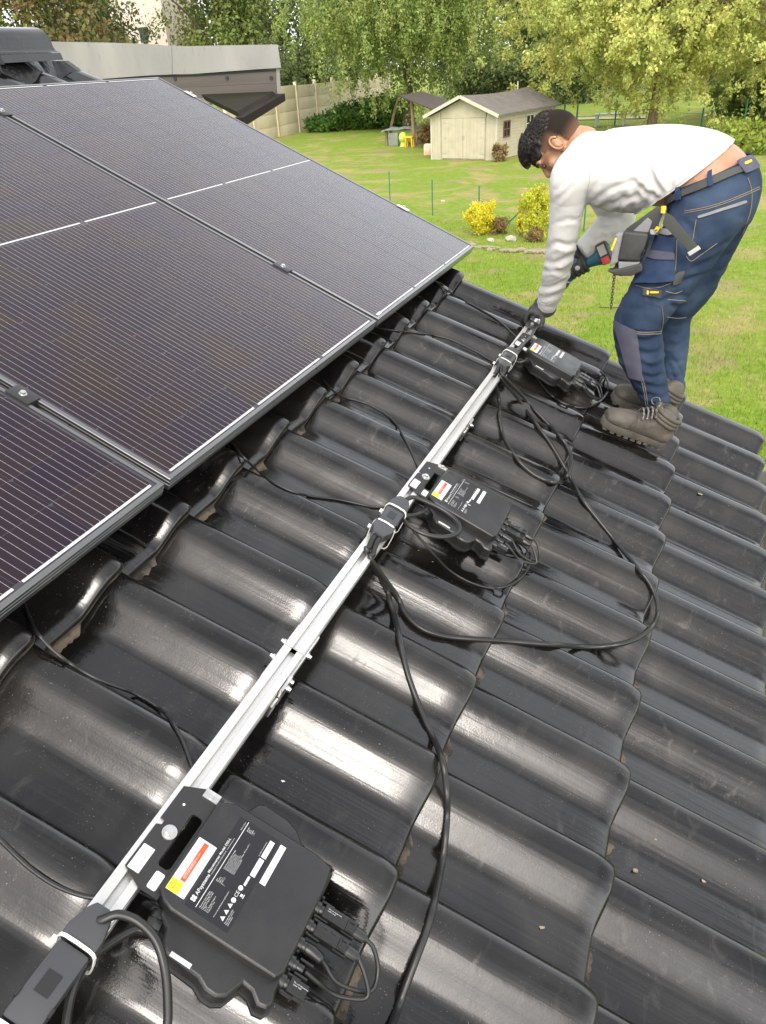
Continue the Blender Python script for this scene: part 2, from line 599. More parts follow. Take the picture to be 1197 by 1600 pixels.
# walls under the roof, gutter along the eave
wb = MB()
e = RP(0, V_EAVE - 0.30, -0.33)
rg = RP(0, V_RIDGE, -0.33)
x_back = rg.x - (e.x - rg.x)
prof = [(e.x, 0.0), (e.x, e.z), (rg.x, rg.z), (x_back, e.z), (x_back, 0.0)]
n = len(prof)
vs_ = [(x, U_NEAR + 0.2, z) for x, z in prof] + [(x, U_FAR - 0.25, z) for x, z in prof]
fs_ = [tuple(range(n)), tuple(range(2 * n - 1, n - 1, -1))] + [(i, i + n, (i + 1) % n + n, (i + 1) % n) for i in range(n)]
wb.add(vs_, fs_)
wb.build('wall', M_render, house, smooth=False)
M_zinc = mat('weathered_zinc', (0.25, 0.245, 0.235), 0.6, metal=0.45, col2=(0.33, 0.32, 0.30), scale=3, col3=(0.22, 0.21, 0.20), bump=0.0012, bscale=14, aniso=(1, 1, 0.35))
gb = MB()
ga = []
for i in range(9):
    a = math.pi + math.pi * i / 8
    ga.append((math.cos(a) * 0.065, math.sin(a) * 0.065))
g0 = RP(0, V_EAVE + 0.045, -0.20)
for i in range(8):
    (xa, za), (xb, zb) = ga[i], ga[i + 1]
    gb.add([(g0.x + xa, U_NEAR, g0.z + za), (g0.x + xb, U_NEAR, g0.z + zb), (g0.x + xb, U_FAR, g0.z + zb), (g0.x + xa, U_FAR, g0.z + za)], ((0, 1, 2, 3), (3, 2, 1, 0)))
gb.build('gutter', M_zinc, house, sharp=60)

# ridge tiles: half-round caps with a raised collar where each one laps the next
rm = MB()
rs = []
half = [(-math.cos(math.pi * i / 12), math.sin(math.pi * i / 12)) for i in range(13)]
for x, k_ in ((0.0, 0.97), (0.030, 0.99), (0.036, 0.90), (0.40, 0.86)):
    prof_r = [(-0.150, -0.062), (-0.140, -0.030), (-0.112, -0.018)] + [(cx_ * 0.100, cz_ * 0.092) for cx_, cz_ in half] + [(0.112, -0.018), (0.140, -0.030), (0.150, -0.062)]
    rs += [(px_ * k_, x, pz_ * k_) for px_, pz_ in prof_r]
nr_ = len(prof_r)
fs_ = [(q * nr_ + i, q * nr_ + i + 1, (q + 1) * nr_ + i + 1, (q + 1) * nr_ + i) for q in range(3) for i in range(nr_ - 1)]
for q0 in (0, 3):
    k = len(rs)
    rs += [(x * 0.86, y, z * 0.86 - 0.004) for (x, y, z) in rs[q0 * nr_:(q0 + 1) * nr_]]
    fs_ += [(q0 * nr_ + i, k + i, k + i + 1, q0 * nr_ + i + 1) if q0 == 0 else (q0 * nr_ + i, q0 * nr_ + i + 1, k + i + 1, k + i) for i in range(nr_ - 1)]
rm.add(rs, fs_)
ridge_me = rm.mesh('ridge_tile', M_glaze, sharp=35)
u = U_FAR - 0.15
i = 0
while u > U_NEAR:
    o = link('ridge_tile', ridge_me, roof)
    o.location = RP(u - 0.36, V_RIDGE - 0.03, -0.075) + Vector((0, 0, rr.uniform(0, .004)))
    o.rotation_euler = (0.012, 0, rr.uniform(-.008, .008))
    u -= 0.36
    i += 1
# dark pointing strip under the ridge caps, scalloped over the rolls
rb = MB()
pts = []
for q in range(0, 160):
    uu = U_NEAR + 0.3 + q * (U_FAR - 0.02 - U_NEAR - 0.3) / 159
    pts.append((uu, roof_n(uu, -2.03)))
for (ua, na), (ub, nb) in zip(pts, pts[1:]):
    va = -2.035 + 0.05 * noise.noise(Vector((ua * 9, 0, 0))); vb_ = -2.035 + 0.05 * noise.noise(Vector((ub * 9, 0, 0)))
    rb.add([RP(ua, va, na + .003), RP(ub, vb_, nb + .003), RP(ub, -2.11, -0.085), RP(ua, -2.11, -0.085)], ((0, 1, 2, 3),))
rb.build('ridge_flashing', mat('ridge_roll_black', (0.012, 0.012, 0.012), 0.35, bump=0.004, bscale=60), roof)

# ================================================================ solar panels
PW, PL, GAP = 1.134, 1.722, 0.02
M_cell = mat('dark_solar_cell', (0.010, 0.004, 0.013), 0.16, col2=(0.020, 0.009, 0.005), scale=3.0, rvar=0.04, spec=0.30, objrand=True)
M_back = mat('black_backsheet', (0.040, 0.037, 0.045), 0.16, spec=0.34)
M_wire = mat('tinned_ribbon', (0.42, 0.41, 0.40), 0.35, metal=0.3)
M_ribbon = mat('white_ribbon', (0.50, 0.49, 0.47), 0.4)
M_frame = mat('black_anodised_frame', (0.20, 0.20, 0.20), 0.32, metal=0.9, rvar=0.06, scale=20)
M_alu = mat('bright_aluminium', (0.72, 0.71, 0.69), 0.36, metal=0.8, col2=(0.64, 0.63, 0.61), scale=9, rvar=0.06, bump=0.0002, bscale=200)
M_steel = mat('stainless_steel', (0.66, 0.65, 0.63), 0.3, metal=0.95, col2=(0.5, 0.49, 0.47), scale=30)
M_blackmetal = mat('black_clamp', (0.035, 0.035, 0.036), 0.4, metal=0.4)

cell_b = MB()
cw, ch, chf = 0.0905, 0.1815, 0.006
cell_b.prism([(-cw / 2 + chf, -ch / 2), (cw / 2, -ch / 2), (cw / 2, ch / 2), (-cw / 2 + chf, ch / 2), (-cw / 2, ch / 2 - chf), (-cw / 2, -ch / 2 + chf)], -0.0004, 0.0)
cell_me = cell_b.mesh('solar_cell', M_cell, smooth=False)
CPV, CPU = 0.0922, 0.1832


def frame_mesh():
    pr = [(0.0105, -0.0014), (0.0105, 0.0), (0.0012, 0.0), (0.0, -0.0012), (0.0, -0.0085), (-0.0007, -0.009), (-0.0007, -0.0098), (0.0, -0.0103),
          (0.0, -0.0175), (-0.0007, -0.018), (-0.0007, -0.0188), (0.0, -0.0193), (0.0, -0.031), (0.001, -0.032), (0.028, -0.032), (0.028, -0.030)]
    vs_, fs_ = [], []
    for d, z in pr:
        vs_ += [(-d, d, z), (-d, PW - d, z), (-PL + d, PW - d, z), (-PL + d, d, z)]
    for i in range(len(pr) - 1):
        for j in range(4):
            k = (j + 1) % 4
            fs_.append((i * 4 + j, (i + 1) * 4 + j, (i + 1) * 4 + k, i * 4 + k))
    mb = MB(); mb.add(vs_, fs_)
    return mb.mesh('frame', M_frame, sharp=20)


def wires_mesh():
    mb = MB()
    for c_ in range(6):
        y0 = PW / 2 + (c_ - 3) * CPU + 0.0009
        for w in range(10):
            y = y0 + ch * (w + 0.5) / 10
            for xa, xb in ((-0.019, -PL / 2 + 0.006), (-PL / 2 - 0.006, -PL + 0.019)):
                mb.add([(xa, y - .00034, 0), (xa, y + .00034, 0), (xb, y + .00034, 0), (xb, y - .00034, 0)], ((0, 1, 2, 3),))
    return mb.mesh('cell_wires', M_wire, smooth=False)


def ribbon_mesh():
    mb = MB()
    mb.box(-0.0028, 0.0028, 0.0, 0.348, 0, 0.0004)
    return mb.mesh('ribbon', M_ribbon, smooth=False)


def chip_mesh():
    mb = MB(); mb.box(-0.005, 0.005, 0, 0.035, 0, 0.0005)
    return mb.mesh('barcode_strip', M_ribbon, smooth=False)


FR, WI, RI = frame_mesh(), wires_mesh(), ribbon_mesh()
lam_b = MB(); lam_b.box(-PL + 0.0103, -0.0103, 0.0103, PW - 0.0103, -0.006, -0.0022)
LAM = lam_b.mesh('laminate', M_back, smooth=False)
panel_labels = ['black solar panel cut off by the left edge of the picture, lowest in view',
                'middle one of the three black solar panels, its white midline reaching the left picture edge',
                'black solar panel farthest along the roof, its top corner and right edge both visible']
panels = []
for i in range(3):
    t = roof_thing('solar_panel', panel_labels[i], 'solar panel', (i - 1) * (PW + GAP), 0.0, 0.0, 'black solar panels mounted in a row')
    panels.append(t)
    link('frame', FR, t)
    lam = link('laminate', LAM, t)
    for c_ in range(6):
        for k in range(18):
            x = -0.0215 - CPV * (k + 0.5) - (0.018 if k >= 9 else 0)
            o = link('solar_cell', cell_me, lam, (x, PW / 2 + (c_ - 2.5) * CPU, -0.0018))
    w = link('cell_wires', WI, lam, (0, 0, -0.0014)); tag(w, kind='stuff')
    for x in (-0.0175, -PL / 2, -PL + 0.0175):
        for y in (0.0235, 0.393, 0.7625):
            link('ribbon', RI, lam, (x, y, -0.0012))
    if i == 2:
        link('barcode_strip', chip_mesh(), lam, (-0.0175, 0.022, -0.0007))

# rails ----------------------------------------------------------------------------
def rail_mesh(l):
    """channel extrusion along y; x 0..0.040 across, top at z = 0"""
    prof_ = [(0.0, 0.0), (0.0, -0.012), (0.002, -0.013), (0.002, -0.016), (0.0, -0.017), (0.0, -0.040), (0.040, -0.040), (0.040, -0.017), (0.038, -0.016), (0.038, -0.013),
             (0.040, -0.012), (0.040, 0.0), (0.0270, 0.0), (0.0265, -0.0005), (0.0265, -0.0025), (0.030, -0.003), (0.030, -0.011), (0.0118, -0.011), (0.0118, -0.003), (0.0150, -0.0025), (0.0150, -0.0005), (0.0145, 0.0)]
    n_ = len(prof_)
    mb = MB()
    vs_ = [(x, 0, z) for x, z in prof_] + [(x, l, z) for x, z in prof_]
    mb.add(vs_, [(i, i + n_, (i + 1) % n_ + n_, (i + 1) % n_) for i in range(n_)])
    bm = bmesh.new()
    me = mb.mesh('rail_body', M_alu, smooth=False)
    bm.from_mesh(me)
    bm.verts.ensure_lookup_table()
    for a in (0, n_):
        f = bm.faces.new([bm.verts[a + i] for i in range(n_)])
    bmesh.ops.triangulate(bm, faces=[f for f in bm.faces if len(f.verts) > 4])
    bmesh.ops.recalc_face_normals(bm, faces=bm.faces)
    bm.to_mesh(me); bm.free()
    return me


NR = -0.035
U_SP = -0.185
rail_specs = [('near length of the bright aluminium mounting rail, running out of the picture bottom left', -1.75, U_SP - 0.0006, 0.4005),
              ('far length of the bright aluminium mounting rail, gripped at its end by the worker', U_SP + 0.0006, 2.03, 0.4005),
              ('aluminium rail hidden under the lower part of the solar panels', -1.3, 2.335, -0.392),
              ('aluminium rail hidden under the upper part of the solar panels', -1.3, 2.335, -1.556)]
for lab, ua, ub, v in rail_specs:
    o = link('mounting_rail', rail_mesh(ub - ua), None, RP(ua, v, NR if v > 0 else -0.0335), (0, TH, 0))
    tag(o, lab, 'rail', 'aluminium mounting rails')

# splice joining the two lengths
sp = roof_thing('rail_splice', 'rail joint with small bolts on both sides, where two rail lengths meet', 'connector', U_SP, 0.4205, NR)
b = MB()
for s in (-1, 1):
    x0 = 0.0203 * s
    b.box(min(x0, x0 + .004 * s), max(x0, x0 + .004 * s), -0.075, 0.075, -0.036, -0.018)
b.build('splice_plate', M_alu, sp, bevel=0.0008)
bolt_b = MB()
bolt_b.cyl((0, 0, 0), (0.004, 0, 0), 0.0062, 0.0062, 10)
bolt_b.cyl((0.004, 0, 0), (0.009, 0, 0), 0.0048, 0.0045, 6)
bolt_me = bolt_b.mesh('bolt', M_steel)
for s in (-1, 1):
    for y in (-0.022 if s < 0 else -0.05, 0.022):
        o = link('bolt', bolt_me, sp, (0.0243 * s, y, -0.022), (0, 0, 0 if s > 0 else math.pi))

# roof hooks: stainless strap rising from under the course and bolted to the rail flank
def roof_hook(u, label):
    t = roof_thing('roof_hook', label, 'bracket', u, 0.4205, NR, 'steel roof hooks under the rail')
    b_ = MB()
    b_.box(0.0215, 0.0275, -0.02, 0.02, -0.046, -0.006)
    b_.box(-0.02, 0.0275, -0.018, 0.018, -0.052, -0.0465)
    b_.box(-0.02, -0.014, -0.018, 0.018, -0.085, -0.0525)
    b_.build('strap', M_steel, t, bevel=0.001)
    c_ = MB(); c_.box(0.0212, 0.0262, -0.045, -0.0215, -0.060, -0.028)
    c_.build('base_plate', M_steel, t, bevel=0.001)
    link('bolt', bolt_me, t, (0.0278, 0.002, -0.02))
    return t


roof_hook(-0.255, 'steel roof hook bolted to the rail just below the rail joint')
roof_hook(0.93, 'steel roof hook under the rail between the two farther microinverters')
roof_hook(-1.25, 'steel roof hook under the rail below the picture edge')

# clamps ----------------------------------------------------------------------------
def mid_clamp(u, v, label, end=False):
    t = roof_thing('panel_clamp', label, 'clamp', u, v, 0.0, 'clamps holding the solar panels')
    b_ = MB()
    w0, w1 = (-0.019, 0.019) if not end else (-0.017, 0.008)
    b_.box(-0.03, 0.03, w0, w1, 0.0006, 0.0036)
    if end: b_.box(-0.03, 0.03, 0.002, 0.008, -0.033, 0.0006)
    else: b_.box(-0.03, 0.03, -0.0085, 0.0085, -0.028, 0.0006)
    b_.build('plate', M_blackmetal if not end else M_alu, t, bevel=0.0008)
    c_ = MB()
    c_.cyl((0, 0, 0.0036), (0, 0, 0.0052), 0.0085, 0.0085, 14)
    c_.cyl((0, 0, 0.0052), (0, 0, 0.0105), 0.0062, 0.0058, 12)
    c_.build('bolt', M_steel, t)


mid_clamp(-0.01, -0.372, 'black clamp with a bright bolt in the gap beside the lowest solar panel')
mid_clamp(-0.01, -1.536, 'black clamp high in the gap beside the lowest solar panel, outside the picture')
mid_clamp(PW + 0.01, -0.372, 'small clamp in the lower part of the gap between the two farther solar panels')
mid_clamp(PW + 0.01, -1.536, 'clamp between the two farther solar panels, at the left picture edge')
mid_clamp(2 * PW + GAP + 0.0005, -0.372, 'end clamp low on the outer edge of the farthest solar panel', True)
mid_clamp(2 * PW + GAP + 0.0005, -1.536, 'end clamp high on the outer edge of the farthest solar panel', True)

# ================================================================ microinverters
M_plastic = mat('black_textured_plastic', (0.011, 0.011, 0.0115), 0.37, rvar=0.09, scale=14, col2=(0.018, 0.018, 0.0185), bump=0.00025, bscale=700, col3=(0.017, 0.0165, 0.016))
M_plate = mat('black_painted_plate', (0.014, 0.014, 0.0145), 0.5, rvar=0.06, scale=20, bump=0.0001, bscale=500)
M_conn = mat('connector_plastic', (0.012, 0.012, 0.012), 0.34)
M_label = mat('label_black', (0.007, 0.007, 0.009), 0.30)
M_white = mat('label_white', (0.55, 0.55, 0.54), 0.5)
M_print = mat('print_white', (0.48, 0.48, 0.48), 0.5)
M_orange = mat('label_orange', (0.52, 0.065, 0.018), 0.5)
M_yellow = mat('label_yellow', (0.62, 0.54, 0.015), 0.5)
M_ink = mat('print_black', (0.05, 0.05, 0.05), 0.6)
M_greyink = mat('print_grey', (0.35, 0.35, 0.35), 0.6)
M_cable = mat('black_cable', (0.010, 0.010, 0.010), 0.36, col2=(0.020, 0.0195, 0.019), scale=8)
M_greyplastic = mat('dark_grey_plastic', (0.038, 0.039, 0.043), 0.45, col2=(0.048, 0.049, 0.052), scale=8, rvar=0.05, bump=0.0001, bscale=600)
M_tie = mat('white_cable_tie', (0.75, 0.74, 0.70), 0.45)
M_inkwhite = M_print


def P(*du_dv):
    """(du, dv) pairs along / down the roof -> local (x, y)"""
    return [(dv, du) for du, dv in du_dv]


def quad(mb, u0, u1, v0, v1, z, mi=0):
    mb.add([(v0, u0, z), (v1, u0, z), (v1, u1, z), (v0, u1, z)], ((0, 1, 2, 3),), mi)


def rounded(u0, u1, v0, v1, r, k=4):
    pts_ = []
    for cx_, cy_, a0_ in ((v1 - r, u1 - r, 0), (v0 + r, u1 - r, 90), (v0 + r, u0 + r, 180), (v1 - r, u0 + r, 270)):
        for i in range(k + 1):
            a = math.radians(a0_ + 90 * i / k)
            pts_.append((cx_ + r * math.cos(a), cy_ + r * math.sin(a)))
    return pts_


ROT_T = (0, 0, math.pi / 2)
SPEC_LEFT = ['Maximum Input Voltage', 'Operating Voltage Range', 'Maximum Input Current', 'Isc PV', 'Overvoltage Category', 'Protective Class']
SPEC_LV = ['60V', '26-60V', '18A x 2', '22.5A x 2', 'II', 'I']
SPEC_RIGHT = ['Peak Power Tracking Voltage', 'Nominal Output Voltage', 'Rated Output Frequency', 'Maximum Output Power', 'Maximum Output Current', 'Operating Temperature Range -40 C to +65 C', 'Type of Enclosure IP67']
SPEC_RV = ['28-45V', '230V', '50Hz', '730VA', '3.2A']


def conn_body(t, du, kind):
    """plug on the lower end of the inverter: kind 0 long pair of plugs, 1 bare socket with boot, 2 socket only, 3 capped socket"""
    p = MB()
    z = -0.031
    p.cyl((0.238, du, z), (0.256, du, z), 0.0105, 0.0105, 14)
    p.cyl((0.256, du, z), (0.262, du, z), 0.0078, 0.0078, 12)
    if kind in (0, 3):
        x1 = 0.335 if kind == 0 else 0.289
        p.box(0.262, min(x1 - 0.014, 0.300) if kind == 0 else x1, du - 0.0095, du + 0.0095, z - 0.008, z + 0.0085)
        for s in (-1, 1):
            p.box(0.254, 0.275, du + s * 0.0115 - 0.0015, du + s * 0.0115 + 0.0015, z - 0.004, z + 0.004)
        if kind == 0:
            p.box(0.3005, 0.315, du - 0.0085, du + 0.0085, z - 0.007, z + 0.0075)
            for s in (-1, 1):
                p.box(0.296, 0.318, du + s * 0.0105 - 0.0012, du + s * 0.0105 + 0.0012, z - 0.004, z + 0.004)
                for xx in (0.270, 0.284, 0.303):
                    p.box(xx, xx + 0.009, du + s * 0.0062 - 0.0012, du + s * 0.0062 + 0.0012, z + 0.0078, z + 0.0095)
            p.cyl((0.315, du, z), (0.3325, du, z), 0.0092, 0.0085, 10)
            p.cyl((0.3325, du, z), (0.3375, du, z), 0.006, 0.0045, 10)
        else:
            for xx in (0.268, 0.280):
                for s in (-1, 1):
                    p.box(xx, xx + 0.008, du + s * 0.0065 - 0.0012, du + s * 0.0065 + 0.0012, z + 0.0078, z + 0.0095)
    elif kind == 1:
        p.tube([(0.262, du, z), (0.272, du, z), (0.288, du - 0.002, z), (0.292, du - 0.002, z)], [0.0085, 0.0085, 0.0072, 0.004], 12)
    else:
        for s in (-1, 1):
            p.box(0.262, 0.283, du + s * 0.0095 - 0.0015, du + s * 0.0095 + 0.0015, z - 0.0045, z + 0.0045)
        p.cyl((0.262, du, z), (0.272, du, z), 0.0062, 0.0062, 12)
    o_ = p.build('connector', M_conn, t, bevel=0.0006)
    return o_


def inverter(u, label, tilt=0.0):
    t = roof_thing('microinverter', label, 'microinverter', u, 0.42, -0.022, 'microinverters bolted along the rail', tilt)
    # bracket plate on the rail, slot cut right through: ring of quads round the slot
    z0, z1 = -0.0125, -0.0095
    out = P((0.075, -0.012), (0.090, 0.020), (0.090, 0.052), (-0.078, 0.052), (-0.078, 0.022), (-0.063, -0.012), (-0.005, -0.012), (0.006, -0.012), (0.010, -0.003), (0.016, -0.003), (0.017, -0.012))
    hole = rounded(-0.040, 0.047, 0.023, 0.043, 0.006, 3)
    bm = bmesh.new()
    me = bpy.data.meshes.new('bracket_plate')
    vo = [bm.verts.new((x, y, z1)) for x, y in out]; vh = [bm.verts.new((x, y, z1)) for x, y in hole]
    ed = [bm.edges.new((l[i], l[(i + 1) % len(l)])) for l in (vo, vh) for i in range(len(l))]
    bmesh.ops.triangle_fill(bm, edges=ed, use_beauty=True)
    ext = bmesh.ops.extrude_face_region(bm, geom=list(bm.faces))
    for v_ in ext['geom']:
        if isinstance(v_, bmesh.types.BMVert): v_.co.z = z0
    bmesh.ops.recalc_face_normals(bm, faces=bm.faces)
    bm.to_mesh(me); bm.free()
    me.materials.append(M_plate)
    pl = link('bracket_plate', me, t)
    # bolts
    k = MB(); k.cyl((0.012, 0.005, z1), (0.012, 0.005, z1 + .002), 0.0112, 0.0112, 18); k.cyl((0.012, 0.005, z1 + .002), (0.012, 0.005, z1 + .0035), 0.0088, 0.0085, 16)
    k.cyl((0.012, 0.005, z1 + .0035), (0.012, 0.005, z1 + .008), 0.0065, 0.006, 6)
    k.build('flange_bolt', M_steel, pl, sharp=30)
    k = MB(); k.box(0.020, 0.046, 0.076, 0.091, z1 + .0003, z1 + .0035); k.cyl((0.033, 0.083, z1 + .0035), (0.033, 0.083, z1 + .0075), 0.0055, 0.0052, 10)
    k.build('earth_lug', M_steel, pl, bevel=0.0007)
    k = MB(); k.cyl((0.005, 0.051, z1), (0.005, 0.051, z1 + .0006), 0.0022, 0.0020, 10)
    k.build('rivet', M_white, pl)
    # cover: slightly domed lid
    cv = P((0.080, 0.046), (0.092, 0.072), (0.0935, 0.215), (0.088, 0.243), (0.060, 0.247), (-0.070, 0.248), (-0.081, 0.240), (-0.0825, 0.075), (-0.078, 0.060), (-0.066, 0.046))[::-1]
    k = MB(); k.prism(cv, -0.030, 0.0, inset=0.003)
    cov = k.build('cover', M_plastic, t, bevel=0.0012)
    # tray below with its two lobes
    tr = P((0.095, 0.062), (0.104, 0.090), (0.122, 0.098), (0.128, 0.108), (0.127, 0.150), (0.120, 0.172), (0.108, 0.186), (0.101, 0.205), (0.098, 0.238), (0.092, 0.251),
           (-0.088, 0.252), (-0.100, 0.256), (-0.110, 0.250), (-0.112, 0.236), (-0.102, 0.222), (-0.100, 0.208), (-0.112, 0.203), (-0.124, 0.197), (-0.131, 0.184), (-0.131, 0.168), (-0.124, 0.152),
           (-0.122, 0.100), (-0.112, 0.088), (-0.096, 0.082), (-0.086, 0.062))[::-1]
    k = MB(); k.prism(tr, -0.048, -0.021, inset=0.004)
    k.build('tray', M_plastic, t, bevel=0.001)
    tr2 = [(x * 1.012 - 0.001, y * 1.03) for x, y in tr]
    k = MB(); k.prism(tr2, -0.056, -0.0485)
    k.build('base_flange', M_plastic, t, bevel=0.0012)
    # round sink marks
    for uu, vv in ((0.070, 0.062), (-0.022, 0.236)):
        k = MB(); k.cyl((vv, uu, -0.0002), (vv, uu, 0.0004), 0.009, 0.0085, 18)
        k.build('sink_mark', M_plate, cov)
    # gland and AC lead socket
    k = MB()
    k.tube([(0.062, -0.080, -0.030), (0.064, -0.092, -0.030)], [0.0095, 0.0095], 12)
    k.tube([(0.064, -0.092, -0.030), (0.066, -0.104, -0.031)], [0.0118, 0.0118], 6)
    k.tube([(0.066, -0.104, -0.031), (0.068, -0.112, -0.032)], [0.009, 0.0065], 12)
    k.build('cable_gland', M_conn, t, bevel=0.0006)
    # stickers on cover ---------------------------------------------------
    Z = 0.0005
    s_ = MB(); s_.prism(rounded(-0.063, 0.019, 0.0525, 0.0825, 0.0012), 0.0001, Z); wl_ = s_.build('warning_sticker', M_white, cov)
    s_ = MB(); s_.prism(rounded(-0.0442, 0.0158, 0.0632, 0.0712, 0.0008), Z, Z + .0002); s_.build('orange_band', M_orange, wl_)
    s_ = MB(); s_.prism(rounded(-0.0628, -0.0462, 0.0527, 0.0712, 0.0005), Z, Z + .0002); s_.build('yellow_field', M_yellow, wl_)
    tri = MB()
    for sc2, z_, mi in ((0.0055, Z + .0004, 0), (0.0042, Z + .0005, 1)):
        tri.add([(0.0595 - sc2 * math.cos(a), -0.0545 + sc2 * math.sin(a), z_) for a in (0, math.radians(240), math.radians(120))], ((0, 1, 2),), mi)
    tri.build('hazard_triangle', [M_ink, M_yellow], wl_, smooth=False)
    text_mesh('bolt_mark', '!', 0.0062, M_ink, wl_, (0.0615, -0.0552, Z + .0007), ROT_T)
    for i_, (ln, yy) in enumerate((('WARNING HOT SURFACE', 0.0657), ('DO NOT DISCONNECT UNDER LOAD', 0.0672), ('RISK OF ELECTRIC SHOCK', 0.0687))):
        text_mesh('print_line', ln, 0.0023, M_white, wl_, (yy, -0.040, Z + .0004), ROT_T)
    bl = MB(); bl.prism(rounded(-0.0680, 0.078, 0.0865, 0.1565, 0.002), 0.00005, 0.0003)
    lb = bl.build('spec_label', M_label, cov)
    ZL = 0.0006
    ll = MB(); quad(ll, -0.0625, 0.0765, 0.1012, 0.1022, ZL); quad(ll, -0.0602, 0.0, 0.10, 0.10, ZL)
    ll.build('rule', M_print, lb, smooth=False)
    text_mesh('brand_text', 'APsystems', 0.0072, M_print, lb, (0.0955, -0.0487, ZL), ROT_T, bold=0.00012)
    # round emblem of four petals
    em = MB()
    for q in range(4):
        a = math.radians(45 + 90 * q)
        cxq, cyq = 0.0930 + 0.0026 * math.cos(a), -0.0545 + 0.0026 * math.sin(a)
        em.add([(cxq + 0.0021 * math.cos(2 * math.pi * j / 10), cyq + 0.0021 * math.sin(2 * math.pi * j / 10), ZL) for j in range(10)], (tuple(range(10)),))
    em.build('emblem', M_print, lb, smooth=False)
    text_mesh('model_text', 'Microinverter Model: DS3-L', 0.0050, M_print, lb, (0.0928, -0.0160, ZL), ROT_T, bold=0.0001)
    text_mesh('print_line', 'ALTENERGY POWER SYSTEM EUROPE   www.APsystems.com', 0.0023, M_print, lb, (0.0968, -0.0160, ZL), ROT_T)
    text_mesh('print_line', 'Made in China', 0.0024, M_print, lb, (0.0985, 0.0600, ZL), ROT_T)
    text_mesh('print_block', '\n'.join(SPEC_LEFT), 0.0026, M_print, lb, (0.1075, -0.0605, ZL), ROT_T)
    text_mesh('print_block', '\n'.join(SPEC_LV), 0.0026, M_print, lb, (0.1075, -0.0195, ZL), ROT_T)
    text_mesh('print_block', '\n'.join(SPEC_RIGHT), 0.0026, M_print, lb, (0.1075, 0.0, ZL), ROT_T)
    text_mesh('print_block', '\n'.join(SPEC_RV), 0.0026, M_print, lb, (0.1075, 0.0630, ZL), ROT_T)
    text_mesh('print_line', 'Product Family/Manufacturing/Generation', 0.0023, M_print, lb, (0.1300, -0.0605, ZL), ROT_T)
    text_mesh('print_line', 'CE', 0.0075, M_print, lb, (0.1432, -0.0235, ZL), ROT_T)
    text_mesh('print_block', 'Warning: Hot surface,\nhigh voltage, electric\nshock hazard', 0.0024, M_print, lb, (0.1475, -0.0605, ZL), ROT_T)
    text_mesh('print_line', 'Serial No. Product Number', 0.0022, M_print, lb, (0.1408, 0.0420, ZL), ROT_T)
    ic = MB()
    for uu in (-0.0555, -0.0460, -0.0365):
        ic.add([(0.1408 - 0.0042 * math.cos(a), uu + 0.0042 * math.sin(a), ZL) for a in (0, math.radians(240), math.radians(120))], ((0, 1, 2),))
    for uu in (-0.0282, -0.0095):
        ic.add([(0.1410 + 0.0036 * math.cos(2 * math.pi * j / 16), uu + 0.0036 * math.sin(2 * math.pi * j / 16), ZL) for j in range(16)], (tuple(range(16)),))
    quad(ic, -0.0205, -0.0145, 0.1500, 0.1512, ZL); quad(ic, -0.0195, -0.0155, 0.1455, 0.1490, ZL)
    quad(ic, -0.004, 0.010, 0.1418, 0.1455, ZL)
    ic.build('icons', M_print, lb, smooth=False)
    for q in (-0.0555, -0.0460, -0.0365):
        text_mesh('icon_mark', '!', 0.0048, M_label, lb, (0.1425, q - 0.0006, ZL + .0002), ROT_T)
    for a, b_, c_, d_ in ((0.043, 0.071, 0.1432, 0.1512), (0.0125, 0.0405, 0.1425, 0.1505), (0.0105, 0.0745, 0.1598, 0.1692)):
        s_ = MB(); s_.prism(rounded(a, b_, c_, d_, 0.0006), 0.0003, 0.0007); w_ = s_.build('barcode_sticker', M_white, cov)
        if b_ < 0.073:
            text_mesh('serial_text', '703 001 05', 0.0040, M_greyink, w_, (d_ - 0.0028, a + 0.0022, 0.001), ROT_T)
    s_ = MB(); s_.prism(rounded(-0.0635, -0.0255, -0.0085, 0.0100, 0.0008), z1 + .0001, z1 + .0006); w_ = s_.build('barcode_sticker', M_white, pl)
    bc = MB(); q = -0.055
    rb_ = random.Random(5)
    while q < -0.030:
        wd = rb_.choice((.0004, .0007, .0011)); quad(bc, q, q + wd, 0.0020, 0.0062, z1 + .0008); q += wd + rb_.choice((.0004, .0008))
    bc.build('barcode', M_greyink, w_, smooth=False)
    s_ = MB(); s_.prism(rounded(-0.0715, -0.0465, 0.0285, 0.0430, 0.003), z1 + .0001, z1 + .0006); w_ = s_.build('round_sticker', M_white, pl)
    text_mesh('print_block', 'AP2.5\nPCS 0032', 0.0036, M_greyink, w_, (0.0345, -0.066, z1 + .0009), ROT_T)
    s_ = MB(); s_.box(0.105, 0.137, -0.1212, -0.1150, -0.0208, -0.0204); s_.build('serial_strip', M_white, t, smooth=False)
    # plugs
    for du, kind in ((0.040, 0), (0.012, 0), (-0.015, 1), (-0.042, 2), (-0.068, 3)):
        c_ = conn_body(t, du, kind)
        if kind in (0, 3) and du != 0.012:
            text_mesh('print_block', 'Do not disconnect\nunder load', 0.0030, M_print, c_, (0.266 + 0.0008, du + 0.0028, -0.0210), (0, 0, 0))
        lv_ = MB()
        lv_.box(0.2515, 0.2555, du + 0.0125, du + 0.0155, -0.034, -0.022)
        lv_.build('latch', M_conn, t)
    return t


inv_u = (-0.597, 0.523, 1.663)
inverter(inv_u[0], 'nearest microinverter, lying large beside the lower end of the rail')
inverter(inv_u[1], 'microinverter halfway along the rail, between the other two', -0.02)
inverter(inv_u[2], 'farthest microinverter, on the rail just in front of the boots', -0.03)


